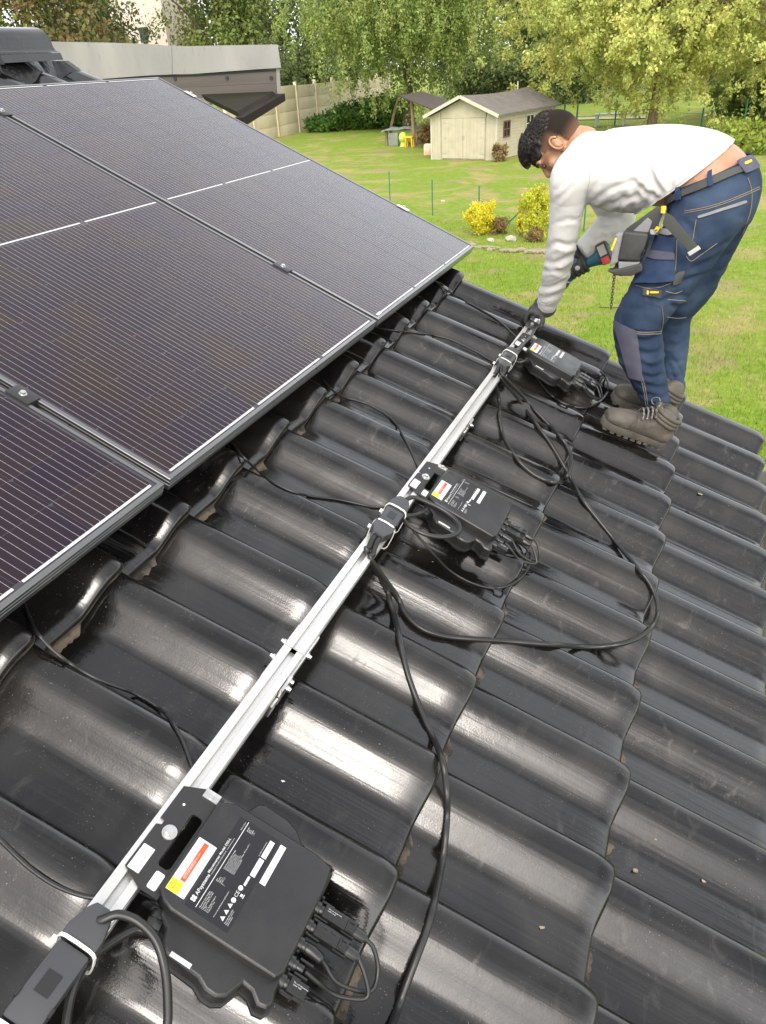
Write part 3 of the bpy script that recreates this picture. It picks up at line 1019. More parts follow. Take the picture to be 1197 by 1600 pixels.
# ================================================================ trunk connectors on the rail
def trunk(u, label, ztop, ln=0.17, tilt=0.0):
    t = roof_thing('trunk_connector', label, 'connector', u, 0.4225, -0.0345, 'grey cable connectors tied to the rail', tilt)
    w = 0.0235
    b_ = MB()
    b_.box(-w, w, -ln / 2 + 0.05, ln / 2 - 0.055, 0.0002, ztop - 0.002)
    b_.build('body', M_greyplastic, t, bevel=0.007)
    b_ = MB()
    b_.prism([(-w - .002, ln / 2 - 0.053), (w + .002, ln / 2 - 0.053), (w + .002, ln / 2 - 0.035), (0.019, ln / 2 - 0.012), (0.012, ln / 2), (-0.012, ln / 2), (-0.019, ln / 2 - 0.012), (-w - .002, ln / 2 - 0.035)], 0.0004, ztop)
    b_.build('end_boot', M_greyplastic, t, bevel=0.006)
    b_ = MB()
    b_.prism([(w + .002, -ln / 2 + 0.048), (-w - .002, -ln / 2 + 0.048), (-w - .002, -ln / 2 + 0.024), (-0.016, -ln / 2 + 0.004), (-0.016, -ln / 2), (0.016, -ln / 2), (0.016, -ln / 2 + 0.004), (w + .002, -ln / 2 + 0.024)], 0.0004, ztop)
    b_.build('end_boot', M_greyplastic, t, bevel=0.006)
    b_ = MB(); b_.box(-0.010, 0.010, -0.014, 0.012, ztop - .002, ztop - 0.0012); b_.build('recess', M_conn, t)
    for s in (-1, 1):
        b_ = MB(); b_.box(s * (w + .0003) - .0016, s * (w + .0003) + .0016, -0.028, -0.018, ztop - .010, ztop - .0015); b_.build('latch_slot', M_conn, t)
    for yy in (ln / 2 - 0.052, -ln / 2 + 0.045):
        loop = []
        for a in range(17):
            an = 2 * math.pi * a / 16
            loop.append((math.copysign(abs(math.cos(an)) ** 0.45, math.cos(an)) * 0.0285, yy, (ztop + 0.002 - 0.05) / 2 + math.copysign(abs(math.sin(an)) ** 0.45, math.sin(an)) * (ztop + 0.0525) / 2))
        bt = MB()
        for i in range(16):
            (xa, ya, za), (xb, yb, zb) = loop[i], loop[i + 1]
            bt.bar((xa, ya, za), (xb, yb, zb), 0.0042, 0.0016, up=(xa + xb, 0.0001, za + zb + 0.03))
        tie = bt.build('cable_tie', M_tie, t)
        hb = MB(); hb.box(-0.036, -0.0285, yy - .004, yy + .004, -0.012, -0.005); hb.build('tie_head', M_tie, tie, bevel=0.001)
    return t


trunk(-0.822, 'grey cable connector zip-tied to the rail in the bottom left corner', 0.026, 0.20)
trunk(0.292, 'grey cable connector zip-tied to the rail beside the middle microinverter', 0.024, 0.17)
trunk(1.432, 'grey cable connector zip-tied to the rail beside the farthest microinverter', 0.022, 0.18)

# small rail clip near the far bracket and by the mid rail
for u_, lab in ((1.865, 'small black clamp sitting on the rail near its far end'),):
    t = roof_thing('rail_clip', lab, 'clamp', u_, 0.4205, NR)
    b = MB(); b.box(-0.021, 0.024, -0.05, 0.03, 0.0004, 0.006); b.build('clip_plate', M_blackmetal, t, bevel=0.001)
    b = MB(); b.box(-0.006, 0.006, -0.02, 0.0, 0.0064, 0.013); b.build('nut', M_steel, t, bevel=0.001)


# ================================================================ cables
def lay(pts_, r, h=0.0, stiff=0.05, per=10):
    """follow a traced line over the tiles: the cable rests on what is under it and bridges the hollows"""
    px = catmull([(x, y, 0) for x, y in pts_], per)

    def first_touch(p):
        lo_ = 0.0
        while lo_ > -0.16:
            u_, v_, _ = on_roof(p.x, p.y, lo_)
            if lo_ <= roof_n(u_, v_) + r + h + 0.0008: break
            lo_ -= 0.001
        return on_roof(p.x, p.y, lo_)
    uv = [first_touch(p) for p in px]
    env = []
    for i, (u_, v_, n_) in enumerate(uv):
        best = n_
        for u2_, v2_, n2_ in uv:
            d = math.hypot(u2_ - u_, v2_ - v_)
            if d < stiff: best = max(best, n2_ - d * 0.35)
        env.append(best)
    ns = [max(env[i], sum(env[max(0, i - 2):i + 3]) / len(env[max(0, i - 2):i + 3])) for i in range(len(env))]
    return [RP(*on_roof(p.x, p.y, n_)) for p, n_ in zip(px, ns)]


def cable(label, path, r, group='black cables lying on the tiles', seg=8):
    mb = MB(); mb.tube(path, r, seg)
    o_ = mb.build('cable', M_cable, None, sharp=60)
    tag(o_, label, 'cable', group)
    return o_


def ends(path, *pts_):
    return path


def rpath(*pts_):
    return catmull([RP(*p) for p in pts_], 10)


TR = 0.0064
DC = 0.0033
cable('thin cable from under the lowest panel curving down to the rail', lay([(30, 905), (38, 942), (58, 988), (95, 1026), (150, 1060), (215, 1086), (258, 1115), (282, 1150), (296, 1185), (310, 1225)], DC), DC)
cable('thin cable at the left picture edge running into the lower rail', lay([(-30, 1285), (0, 1312), (45, 1355), (90, 1385), (140, 1402), (185, 1400)], DC), DC)
cable('thin cable from a tile roll to the middle grey connector', lay([(360, 690), (383, 717), (425, 752), (470, 772), (530, 781), (585, 792), (625, 790)], DC), DC)
cable('thin cable crossing from the middle panel edge to the rail above the middle microinverter', lay([(505, 595), (530, 617), (575, 632), (612, 655), (635, 690), (650, 722), (662, 745)], DC), DC)
cable('thin cable from the corner between the farther panels to the rail', lay([(575, 505), (600, 514), (650, 520), (695, 528), (735, 545), (765, 562), (790, 575)], DC), DC)
cable('thin cable under the farthest panel reaching the far end of the rail', lay([(680, 440), (705, 458), (745, 480), (778, 500), (800, 520), (815, 535)], DC), DC)
# trunk cable falling out of the picture
u2 = 0.292 - 0.085
p_down = lay([(598, 900), (608, 935), (622, 985), (636, 1050), (662, 1120), (688, 1178), (698, 1235), (697, 1300), (686, 1375), (668, 1450), (640, 1525), (612, 1605), (590, 1680)], TR)
head = rpath((u2 + 0.01, 0.418, -0.022), (u2 - 0.02, 0.418, -0.024), (u2 - 0.05, 0.424, -0.034))
cable('thick cable from the middle connector down the tiles and out at the bottom', catmull(head[::4] + p_down[6::5] + [p_down[-1]], 5), TR)
# trunk between middle and far connector: the wide loop
p_loop = lay([(612, 905), (628, 950), (655, 980), (700, 995), (780, 1001), (860, 1007), (930, 1011), (985, 1002), (1018, 980), (1028, 950), (1015, 912), (985, 875), (945, 825), (910, 780), (885, 735), (858, 690), (828, 650), (805, 615)], TR)
u3 = 1.432 - 0.09
head2 = rpath((u2 + 0.01, 0.430, -0.022), (u2 - 0.02, 0.430, -0.024), (u2 - 0.06, 0.442, -0.04))
tail2 = rpath((u3 - 0.05, 0.445, -0.04), (u3 - 0.02, 0.428, -0.024), (u3 + 0.01, 0.424, -0.022))
cable('thick cable making a wide loop over two tile courses between two connectors', catmull(head2[::4] + p_loop[6:-4:5] + tail2[::4], 5), TR)
# slack of the far trunk: hanging loop
p_sl = lay([(781, 615), (780, 645), (786, 680), (806, 715), (835, 742), (868, 754), (886, 744), (893, 720), (884, 694), (862, 668), (835, 640), (812, 612)], TR)
head3 = rpath((u3 + 0.01, 0.416, -0.022), (u3 - 0.02, 0.416, -0.024), (u3 - 0.05, 0.420, -0.045))
tail3 = rpath((u3 - 0.045, 0.447, -0.03), (u3 - 0.015, 0.436, -0.018), (u3 + 0.012, 0.430, -0.016))
cable('thick cable in a narrow hanging loop below the far connector', catmull(head3[::4] + p_sl[5:-3:5] + tail3[::4], 5), TR)
# cable arriving at the lowest connector from off the picture
u1 = -0.822 - 0.09
cable('thick cable end coming to the lowest connector from below the picture', rpath((u1 + 0.01, 0.42, -0.02), (u1 - 0.05, 0.422, -0.022), (u1 - 0.15, 0.45, -0.06), (u1 - 0.3, 0.5, -0.07)), TR)

# AC leads: gland -> loop -> connector head
def ac_lead(label, *pts_):
    cable(label, catmull([RP(*p) for p in pts_], 10), 0.0058, 'black inverter leads')


def R3(px, py, n):
    return on_roof(px, py, n)


a = inv_u[0]
ac_lead('thick lead arching from the lowest connector over the rail and out at the bottom', (-0.735, 0.422, -0.018), R3(158, 1438, -0.010), R3(185, 1429, 0.0), R3(216, 1440, 0.005), R3(243, 1468, 0.0), R3(257, 1510, -0.01),
        R3(262, 1560, -0.03), R3(260, 1610, -0.05), R3(240, 1660, -0.06))
ac_lead('thick lead from the nearest microinverter gland bending down past the lowest connector', (a - 0.108, 0.487, -0.054), R3(212, 1452, -0.055), R3(170, 1476, -0.05), R3(140, 1500, -0.045), R3(120, 1530, -0.04), R3(108, 1570, -0.045), R3(103, 1620, -0.05), R3(110, 1680, -0.06))
a = inv_u[1]
ac_lead('thick lead looping from the middle connector in front of the middle microinverter',
        (0.365, 0.424, -0.018), R3(645, 777, -0.012), R3(668, 785, -0.012), R3(694, 798, -0.012), R3(715, 816, -0.012), R3(716, 832, -0.015), R3(695, 839, -0.02), R3(665, 835, -0.025), R3(640, 822, -0.03), R3(626, 808, -0.035), R3(612, 812, -0.045))
ac_lead('short thick lead from the middle microinverter gland to the middle connector', (a - 0.108, 0.487, -0.054), R3(664, 800, -0.05), R3(648, 805, -0.045), R3(632, 807, -0.04), R3(618, 812, -0.05))
a = inv_u[2]
ac_lead('thick lead from the farthest microinverter gland to the far connector', (a - 0.108, 0.487, -0.054), R3(825, 562, -0.05), R3(812, 567, -0.045), R3(800, 566, -0.04), (1.38, 0.45, -0.05))
ac_lead('lead running beside the rail behind the farthest microinverter', (1.51, 0.424, -0.018), R3(808, 548, -0.02), R3(818, 538, -0.03), R3(830, 525, -0.03), R3(838, 512, -0.03), (1.95, 0.46, -0.05))


# DC leads at the plugs
def dc(label, *pts_):
    cable(label, catmull([RP(*p) for p in pts_], 10), DC, 'thin leads at the inverter plugs')


for i_, (a, nm) in enumerate(zip(inv_u, ('nearest', 'middle', 'farthest'))):
    vb0, nb = 0.42, -0.053
    dc('thin lead curling back from the first plug of the %s microinverter' % nm, (a + 0.040, vb0 + 0.336, nb), (a + 0.038, vb0 + 0.352, nb - 0.006), (a + 0.024, vb0 + 0.372, nb - 0.022), (a + 0.002, vb0 + 0.378, nb - 0.032), (a - 0.010, vb0 + 0.362, nb - 0.034), (a - 0.022, vb0 + 0.325, nb - 0.022),
       (a - 0.018, vb0 + 0.300, nb - 0.008), (a - 0.016, vb0 + 0.288, nb))
    dc('thin lead curling back from the second plug of the %s microinverter' % nm, (a + 0.012, vb0 + 0.336, nb), (a + 0.004, vb0 + 0.352, nb - 0.008), (a - 0.010, vb0 + 0.372, nb - 0.024), (a - 0.020, vb0 + 0.366, nb - 0.03), (a - 0.034, vb0 + 0.33, nb - 0.03), (a - 0.040, vb0 + 0.30, nb - 0.012), (a - 0.042, vb0 + 0.275, nb))
cable('thin cable hanging in a bow below the middle microinverter', lay([(640, 822), (655, 840), (680, 868), (705, 893), (740, 912), (775, 919), (805, 910), (824, 890), (829, 868), (820, 855), (806, 845)], DC, 0.0), DC)
cable('thin cable bowing beside the farthest microinverter towards the boots', lay([(826, 568), (840, 592), (862, 618), (885, 632), (912, 637), (935, 629), (950, 610), (948, 592), (938, 580)], DC * 1.3, 0.004), DC * 1.3)

# debris ----------------------------------------------------------------------------
M_grit = mat('tan_grit', (0.35, 0.28, 0.18), 0.9, col2=(0.18, 0.14, 0.09), scale=60)
M_leafy = mat('small_green_leaf', (0.16, 0.20, 0.04), 0.6, col2=(0.24, 0.22, 0.05), scale=60)
M_red = mat('reddish_scrap', (0.45, 0.12, 0.08), 0.7)


def crumb(px, py, s, m, label, name='crumb', cat='debris', flat=0.6):
    u_, v_, _ = on_roof(px, py, -0.12)
    for q in range(3):
        u_, v_, _ = on_roof(px, py, roof_n(u_, v_))
    mb = MB()
    rq = random.Random(int(px * 7 + py))
    bm = bmesh.new(); bmesh.ops.create_icosphere(bm, subdivisions=1, radius=s)
    for v2 in bm.verts: v2.co = Vector((v2.co.x * 1.5, v2.co.y * 0.8, v2.co.z * flat)) * rq.uniform(0.7, 1.25)
    me = bpy.data.meshes.new(name); bm.to_mesh(me); bm.free(); me.materials.append(m)
    o_ = link(name, me, None, RP(u_, v_, roof_n(u_, v_) + s * flat * 0.6), (0.0, TH, rq.uniform(0, 3)))
    tag(o_, label, cat, 'bits of debris on the tiles')


crumb(991, 1361, 0.0055, M_grit, 'brown crumb on the tiles right of the lower tile edge, upper of two', flat=0.9)
crumb(1098, 1378, 0.004, M_grit, 'small tan crumb alone on a tile near the right edge', flat=0.9)
crumb(1019, 1316, 0.003, M_grit, 'tiny tan crumb close above the brown crumb at lower right')
crumb(1088, 780, 0.0105, M_leafy, 'small green leaf lying on a tile right of the boots', 'fallen_leaf', 'leaf', 0.25)
crumb(1124, 806, 0.004, M_red, 'reddish scrap on a tile right of the boots', 'scrap', 'debris', 0.2)
crumb(847, 1449, 0.005, M_grit, 'flat tan smear of grit low on a tile near the bottom', flat=0.25)
for px, py, lab in ((632, 850, 'topmost greenish crumb below the middle connector'), (654, 860, 'greenish crumb between two others below the middle connector'), (676, 878, 'lowest greenish crumb, under the middle microinverter')):
    crumb(px, py, 0.0034, M_leafy, lab, flat=0.4)
crumb(442, 1221, 0.0028, M_white, 'white speck on the tile above the nearest microinverter')

# ================================================================ garden
import numpy as np


def lawn_mat():
    m = bpy.data.materials.new('lawn')
    m.use_nodes = True
    N, L = m.node_tree.nodes, m.node_tree.links
    b = N['Principled BSDF']; b.inputs['Roughness'].default_value = 0.9; b.inputs['Specular IOR Level'].default_value = 0.15
    tc = N.new('ShaderNodeTexCoord')

    def nz(s, d=6, mp=None, dist=0.0):
        n_ = N.new('ShaderNodeTexNoise'); n_.inputs['Scale'].default_value = s; n_.inputs['Detail'].default_value = d; n_.inputs['Distortion'].default_value = dist
        if mp:
            q = N.new('ShaderNodeMapping'); q.inputs['Scale'].default_value = mp
            L.new(tc.outputs['Object'], q.inputs['Vector']); L.new(q.outputs[0], n_.inputs['Vector'])
        else: L.new(tc.outputs['Object'], n_.inputs['Vector'])
        return n_.outputs['Fac']

    def rng(s, a, c, x0, x1):
        r = N.new('ShaderNodeMapRange')
        r.inputs['From Min'].default_value = a; r.inputs['From Max'].default_value = c
        r.inputs['To Min'].default_value = x0; r.inputs['To Max'].default_value = x1
        L.new(s, r.inputs['Value']); return r.outputs['Result']

    def mixc(f, a, c):
        k = N.new('ShaderNodeMix'); k.data_type = 'RGBA'
        L.new(f, k.inputs['Factor'])
        for s, v_ in (('A', a), ('B', c)):
            if isinstance(v_, tuple): k.inputs[s].default_value = (*v_, 1)
            else: L.new(v_, k.inputs[s])
        return k.outputs['Result']

    def math_(op, a, c):
        k = N.new('ShaderNodeMath'); k.operation = op
        for i, v_ in enumerate((a, c)):
            if isinstance(v_, float): k.inputs[i].default_value = v_
            else: L.new(v_, k.inputs[i])
        return k.outputs[0]

    green = mixc(rng(nz(5.0, 8), 0.35, 0.68, 0, 1), (0.150, 0.250, 0.018), (0.24, 0.32, 0.045))
    sx = N.new('ShaderNodeSeparateXYZ'); L.new(tc.outputs['Object'], sx.inputs[0])
    far = rng(sx.outputs['Y'], 21.0, 26.0, 0.0, 0.21)          # the rough meadow beyond the fence is drier
    far2 = rng(sx.outputs['Y'], 40.0, 48.0, 0.0, -0.22)        # mown green again by the wall
    dryf = math_('ADD', math_('ADD', rng(nz(0.42, 7, dist=1.4), 0.47, 0.65, -0.2, 0.8), far), far2)
    dryf = math_('ADD', dryf, rng(nz(2.4, 7), 0.3, 0.7, -0.3, 0.3))
    dryc = mixc(rng(nz(7, 6), 0.35, 0.65, 0, 1), (0.33, 0.28, 0.10), (0.41, 0.32, 0.16))
    cl = N.new('ShaderNodeClamp'); L.new(dryf, cl.inputs[0])
    c_ = mixc(cl.outputs[0], green, dryc)
    soil = math_('MULTIPLY', rng(nz(0.5, 7, dist=1.0), 0.54, 0.66, 0, 0.85), 1.0)
    c_ = mixc(soil, c_, (0.32, 0.24, 0.14))
    c_ = mixc(rng(nz(38, 3), 0.35, 0.75, 0.0, 0.4), c_, (0.11, 0.145, 0.02))
    L.new(c_, b.inputs['Base Color'])
    bp = N.new('ShaderNodeBump'); bp.inputs['Distance'].default_value = 0.05
    L.new(nz(22, 6), bp.inputs['Height']); L.new(bp.outputs[0], b.inputs['Normal'])
    return m


gm = MB()
S = 900
vs_, fs_ = [], []
xs_ = [-S, -150] + [-60 + 3 * i for i in range(30)] + [60, 150, S]
ys_ = [-S, -100, -20] + [0 + 3 * i for i in range(34)] + [130, 200, S]
for x in xs_:
    for y in ys_:
        z = 0.0
        if abs(x) < 70 and 5 < y < 105: z = 0.06 * noise.noise(Vector((x * 0.18, y * 0.18, 0)))
        vs_.append((x, y, z))
k = len(ys_)
for i in range(len(xs_) - 1):
    for j in range(k - 1): fs_.append((i * k + j, (i + 1) * k + j, (i + 1) * k + j + 1, i * k + j + 1))
gm.add(vs_, fs_)
ground = gm.build('ground', lawn_mat(), None)
tag(ground, kind='structure')

# grass blades over the parts of the lawn that come nearest
M_grass = mat('grass_blades', (0.19, 0.29, 0.028), 0.7, col2=(0.37, 0.33, 0.12), scale=0.42, island=0.3, transl=0.35, lo=0.42, hi=0.62)
rg_ = np.random.default_rng(4)
n_b = 60000
yy = 8.0 + 15 * rg_.random(n_b) ** 1.6
lo_x = -0.36 * (yy + 1.0) - 1.0
hi_x = 0.22 * yy + 0.6
xx = lo_x + (hi_x - lo_x) * rg_.random(n_b)
hh = 0.035 + 0.06 * rg_.random(n_b)
ww = 0.006 + 0.010 * rg_.random(n_b)
an = rg_.random(n_b) * 6.283
ln = (rg_.random((n_b, 2)) - 0.5) * 0.09
V = np.zeros((n_b, 3, 3))
V[:, 0, 0] = xx - np.cos(an) * ww; V[:, 0, 1] = yy - np.sin(an) * ww; V[:, 0, 2] = -0.03
V[:, 1, 0] = xx + np.cos(an) * ww; V[:, 1, 1] = yy + np.sin(an) * ww; V[:, 1, 2] = -0.03
V[:, 2, 0] = xx + ln[:, 0]; V[:, 2, 1] = yy + ln[:, 1]; V[:, 2, 2] = hh


def np_mesh(name, verts, faces, m):
    me = bpy.data.meshes.new(name)
    nv, nf, fs3 = len(verts), len(faces), faces.shape[1]
    me.vertices.add(nv); me.vertices.foreach_set('co', np.ascontiguousarray(verts, dtype=np.float32).ravel())
    me.loops.add(nf * fs3); me.loops.foreach_set('vertex_index', np.ascontiguousarray(faces, dtype=np.int32).ravel())
    me.polygons.add(nf); me.polygons.foreach_set('loop_start', np.arange(0, nf * fs3, fs3, dtype=np.int32))
    me.update(); me.validate()
    me.materials.append(m)
    return me


go = link('grass', np_mesh('grass', V.reshape(-1, 3), np.arange(n_b * 3).reshape(-1, 3), M_grass))
tag(go, 'short lawn grass with dry patches below the roof', 'grass', kind='stuff')

# ---------------------------------------------------------------- foliage
def leaf_cloud(rng_, centers, spread, per, size, droop=0.0, strand=0.0):
    """many small leaf faces round clump centres; strand>0 hangs them in vertical strings"""
    n_ = len(centers) * per
    c_ = np.repeat(np.asarray(centers), per, axis=0)
    sp_ = np.repeat(np.asarray(spread), per)[:, None]
    d = rng_.normal(size=(n_, 3)) * 0.5
    if strand > 0:
        key = rng_.integers(0, 5, n_)
        base = np.repeat(rng_.normal(size=(len(centers), 5, 3)) * 0.55, 1, axis=0)
        d = base[np.repeat(np.arange(len(centers)), per), key]
        d = d + rng_.normal(size=(n_, 3)) * 0.09
        d[:, 2] -= rng_.random(n_) * strand
    p = c_ + d * sp_
    s = size * (0.55 + 0.9 * rng_.random(n_))[:, None]
    a = rng_.normal(size=(n_, 3)); a[:, 2] -= droop
    a /= np.linalg.norm(a, axis=1)[:, None]
    # blades turn their faces up and outwards to the light
    mid_ = np.asarray(centers).mean(axis=0)
    outw = p - mid_; outw /= np.linalg.norm(outw, axis=1)[:, None] + 1e-6
    nn = rng_.normal(size=(n_, 3)) * 0.55 + outw * 0.8 + np.array([0, 0, 0.75])
    nn -= a * np.sum(a * nn, axis=1)[:, None]
    nn /= np.linalg.norm(nn, axis=1)[:, None]
    b_ = np.cross(nn, a)
    v0, v1, v2, v3 = p, p + a * s * 0.5 + b_ * s * 0.30 + nn * s * 0.08, p + a * s, p + a * s * 0.5 - b_ * s * 0.30 + nn * s * 0.08
    vs3 = np.stack([v0, v1, v2, v3], 1).reshape(-1, 3)
    i = np.arange(n_) * 4
    fs3 = np.concatenate([np.stack([i, i + 1, i + 2], 1), np.stack([i, i + 2, i + 3], 1)])
    return vs3, fs3


M_bark = mat('bark', (0.10, 0.075, 0.05), 0.9, col2=(0.055, 0.045, 0.03), scale=9, bump=0.02, bscale=30, aniso=(1, 1, 0.3))
M_barkpale = mat('pale_bark', (0.22, 0.17, 0.10), 0.9, col2=(0.14, 0.10, 0.06), scale=9, bump=0.02, bscale=30, aniso=(1, 1, 0.3))


def leafmat(name, c1, c2, isl=0.32, tr=0.42, sc_=0.5):
    return mat(name, c1, 0.6, col2=c2, scale=sc_, detail=3, island=isl, transl=tr, spec=0.25, lo=0.38, hi=0.64)


LM = {
    'weep': leafmat('leaves_olive_green', (0.23, 0.31, 0.085), (0.37, 0.42, 0.13)),
    'yellow': leafmat('leaves_autumn_yellow', (0.58, 0.57, 0.17), (0.44, 0.50, 0.15)),
    'dark': leafmat('leaves_dark_green', (0.085, 0.115, 0.04), (0.14, 0.18, 0.06)),
    'mid': leafmat('leaves_mid_green', (0.16, 0.215, 0.055), (0.24, 0.28, 0.08)),
    'lime': leafmat('leaves_lime', (0.30, 0.36, 0.06), (0.21, 0.27, 0.05)),
    'red': leafmat('leaves_russet', (0.20, 0.14, 0.06), (0.14, 0.17, 0.05)),
    'gold': leafmat('leaves_gold', (0.78, 0.70, 0.05), (0.66, 0.60, 0.05), 0.25, sc_=6),
    'goldgreen': leafmat('leaves_gold_green', (0.48, 0.52, 0.05), (0.60, 0.56, 0.05), 0.25, sc_=5),
    'brown': leafmat('leaves_dry_brown', (0.32, 0.21, 0.09), (0.24, 0.17, 0.07), 0.3, sc_=6),
    'ivy': leafmat('leaves_ivy', (0.055, 0.13, 0.03), (0.10, 0.19, 0.03)),
}


def tree(name, label, cat, base, h, cr, leaf, kind, clumps=120, per=90, seed=1, droop=0.5, strand=0.0, zlow=0.25, group='trees at the end of the garden', trunk_r=None, bark=None, limbs=11, spread=None, shell=0.5):
    rng_ = np.random.default_rng(seed)
    base = Vector(base)
    t = thing(name, label, cat, base, (0, 0, rng_.random() * 0.0), group)
    z0, z1 = h * zlow, h
    cz, rz = (z0 + z1) / 2, (z1 - z0) / 2
    q = rng_.normal(size=(clumps, 3)); q /= np.linalg.norm(q, axis=1)[:, None]
    rr_ = shell + (1 - shell) * rng_.random(clumps) ** 0.6
    lob = 1.0 + 0.22 * np.sin(q[:, 0] * 3.1 + seed) * np.cos(q[:, 1] * 4.3 + 2 * seed) + 0.10 * rng_.normal(size=clumps)
    c_ = q * (rr_ * lob)[:, None] * np.array([cr, cr, rz]) + np.array([0, 0, cz])
    c_[:, 2] = np.maximum(c_[:, 2], z0 * 0.8)
    sp_ = (spread or cr * 0.24) * (0.6 + 0.8 * rng_.random(clumps))
    vs3, fs3 = leaf_cloud(rng_, c_, sp_, per, leaf, droop, strand)
    link('crown', np_mesh('crown', vs3, fs3, LM[kind]), t)
    tr_ = trunk_r or h * 0.022
    mb = MB()
    path = [Vector((0, 0, -0.1)), Vector((0.04 * h * 0.3, 0, h * 0.18)), Vector((-0.01 * h, 0.01 * h, h * 0.38)), Vector((0.01 * h, 0, h * 0.62)), Vector((0, 0, h * 0.85))]
    mb.tube(catmull(path, 4), [tr_ * (1.25 - 1.15 * i / 16) for i in range(17)], 9)
    for i in range(limbs):
        e_ = Vector(c_[int(rng_.integers(0, clumps))]) * 0.97
        f_ = 0.22 + 0.4 * rng_.random()
        s_ = Vector((0, 0, h * f_))
        mid = s_.lerp(e_, 0.5) + Vector((0, 0, 0.06 * h))
        mb.tube(catmull([s_, mid, e_], 4), [tr_ * 0.42 * (1 - 0.09 * j) for j in range(9)], 6)
    mb.build('trunk', bark or M_bark, t, sharp=70)
    return t


# far backdrop of trees, left to right (picture column, distance, height, crown radius)
def place(px, dist):
    d = ray(px, 300); d.z = 0; d.normalize()
    return Vector((CAM_POS.x, CAM_POS.y, 0)) + d * dist


spec = [(-150, 80, 17, 7.0, 'lime', 'bright lime-green tree at the top left corner behind the ridge'),
        (40, 88, 16, 6.5, 'lime', 'lime-green tree behind the roof ridge'),
        (150, 84, 15, 6.0, 'red', 'russet-tinged tree above the pale metal roof edge'),
        (190, 96, 17, 5.0, 'dark', 'dark green tree left of the gap where a pale house shows'),
        (378, 98, 19, 6.0, 'mid', 'mid-green tree above the right end of the metal roof edge'),
        (415, 104, 20, 7.5, 'mid', 'green tree behind the concrete wall, left of the weeping tree'),
        (500, 112, 20, 8.0, 'dark', 'dark tree behind the weeping tree, left side'),
        (600, 116, 21, 8.5, 'dark', 'dark tree directly behind the weeping tree'),
        (720, 112, 21, 8.0, 'dark', 'dark tree behind the shed roof ridge'),
        (800, 104, 20, 7.0, 'mid', 'green tree above the far end of the shed roof'),
        (865, 100, 19, 6.5, 'dark', 'dark tree between the shed and the yellow tree'),
        (970, 118, 20, 8.5, 'mid', 'green tree hidden behind the left of the yellow tree'),
        (1080, 118, 20, 8.5, 'lime', 'pale green tree behind the right of the yellow tree'),
        (1200, 112, 20, 8.5, 'mid', 'green tree behind the right picture edge'),
        (1320, 104, 20, 8.5, 'dark', 'dark tree beyond the right picture edge')]
for i, (px, dist, h, cr, kd, lab) in enumerate(spec):
    tree('background_tree', lab, 'tree', place(px, dist), h, cr, 0.42, kd, 110, 110, 40 + i, zlow=0.04, shell=0.35, limbs=8)
# dark understorey hedge, low and dense
for i, (px, dist, h, cr, lab) in enumerate(((445, 84, 6.5, 3.2, 'dark hedge shrub above the left part of the concrete wall'), (490, 92, 6.5, 3.4, 'dark hedge shrub above the middle of the concrete wall'), (540, 98, 7.0, 3.6, 'dark hedge shrub above the right part of the concrete wall'),
                                            (745, 88, 5.0, 3.8, 'dark shrub behind the shed ridge'), (815, 84, 5.0, 3.6, 'dark shrub behind the far end of the shed'), (890, 90, 5.5, 3.6, 'dark shrub between the shed and the lawn beyond'),
                                            (1150, 66, 4.2, 3.2, 'green shrub behind the worker\'s hips'), (1225, 62, 4.5, 3.4, 'green shrub at the right picture edge'))):
    tree('hedge_shrub', lab, 'shrub', place(px, dist), h, cr, 0.34, 'dark' if i < 6 else 'mid', 80, 70, 80 + i, zlow=0.02, shell=0.4, group='shrubs at the end of the garden', limbs=6)
# the two big trees
tree('weeping_tree', 'big olive-green tree with hanging twigs over the lean-to', 'tree', place(640, 64), 15.5, 8.6, 0.18, 'weep', 420, 290, 5, droop=1.2, strand=0.9, zlow=0.22, spread=1.5, shell=0.3, trunk_r=0.34, limbs=24)
tree('autumn_tree', 'broad tree with yellow autumn leaves above the worker', 'tree', place(1003, 49), 13.0, 8.4, 0.17, 'yellow', 520, 260, 9, droop=0.8, strand=0.25, zlow=0.15, spread=1.35, shell=0.3, trunk_r=0.26, bark=M_barkpale, limbs=34)
tree('autumn_tree', 'second yellow-green tree cut off by the right picture edge', 'tree', place(1200, 58), 13.5, 6.0, 0.175, 'yellow', 220, 230, 19, droop=1.0, strand=0.3, zlow=0.12, spread=1.1, shell=0.45, trunk_r=0.24, bark=M_barkpale, limbs=20)


def bush(label, px, py, w, h, kind, leaf, seed, clumps=60, per=70, group='garden bushes by the fence', name='bush'):
    tree(name, label, 'bush', ground_at(px, py), h, w / 2, leaf, kind, clumps, per, seed, droop=-0.3, zlow=0.06, group=group, trunk_r=0.025, limbs=8, spread=w * 0.12, shell=0.55)


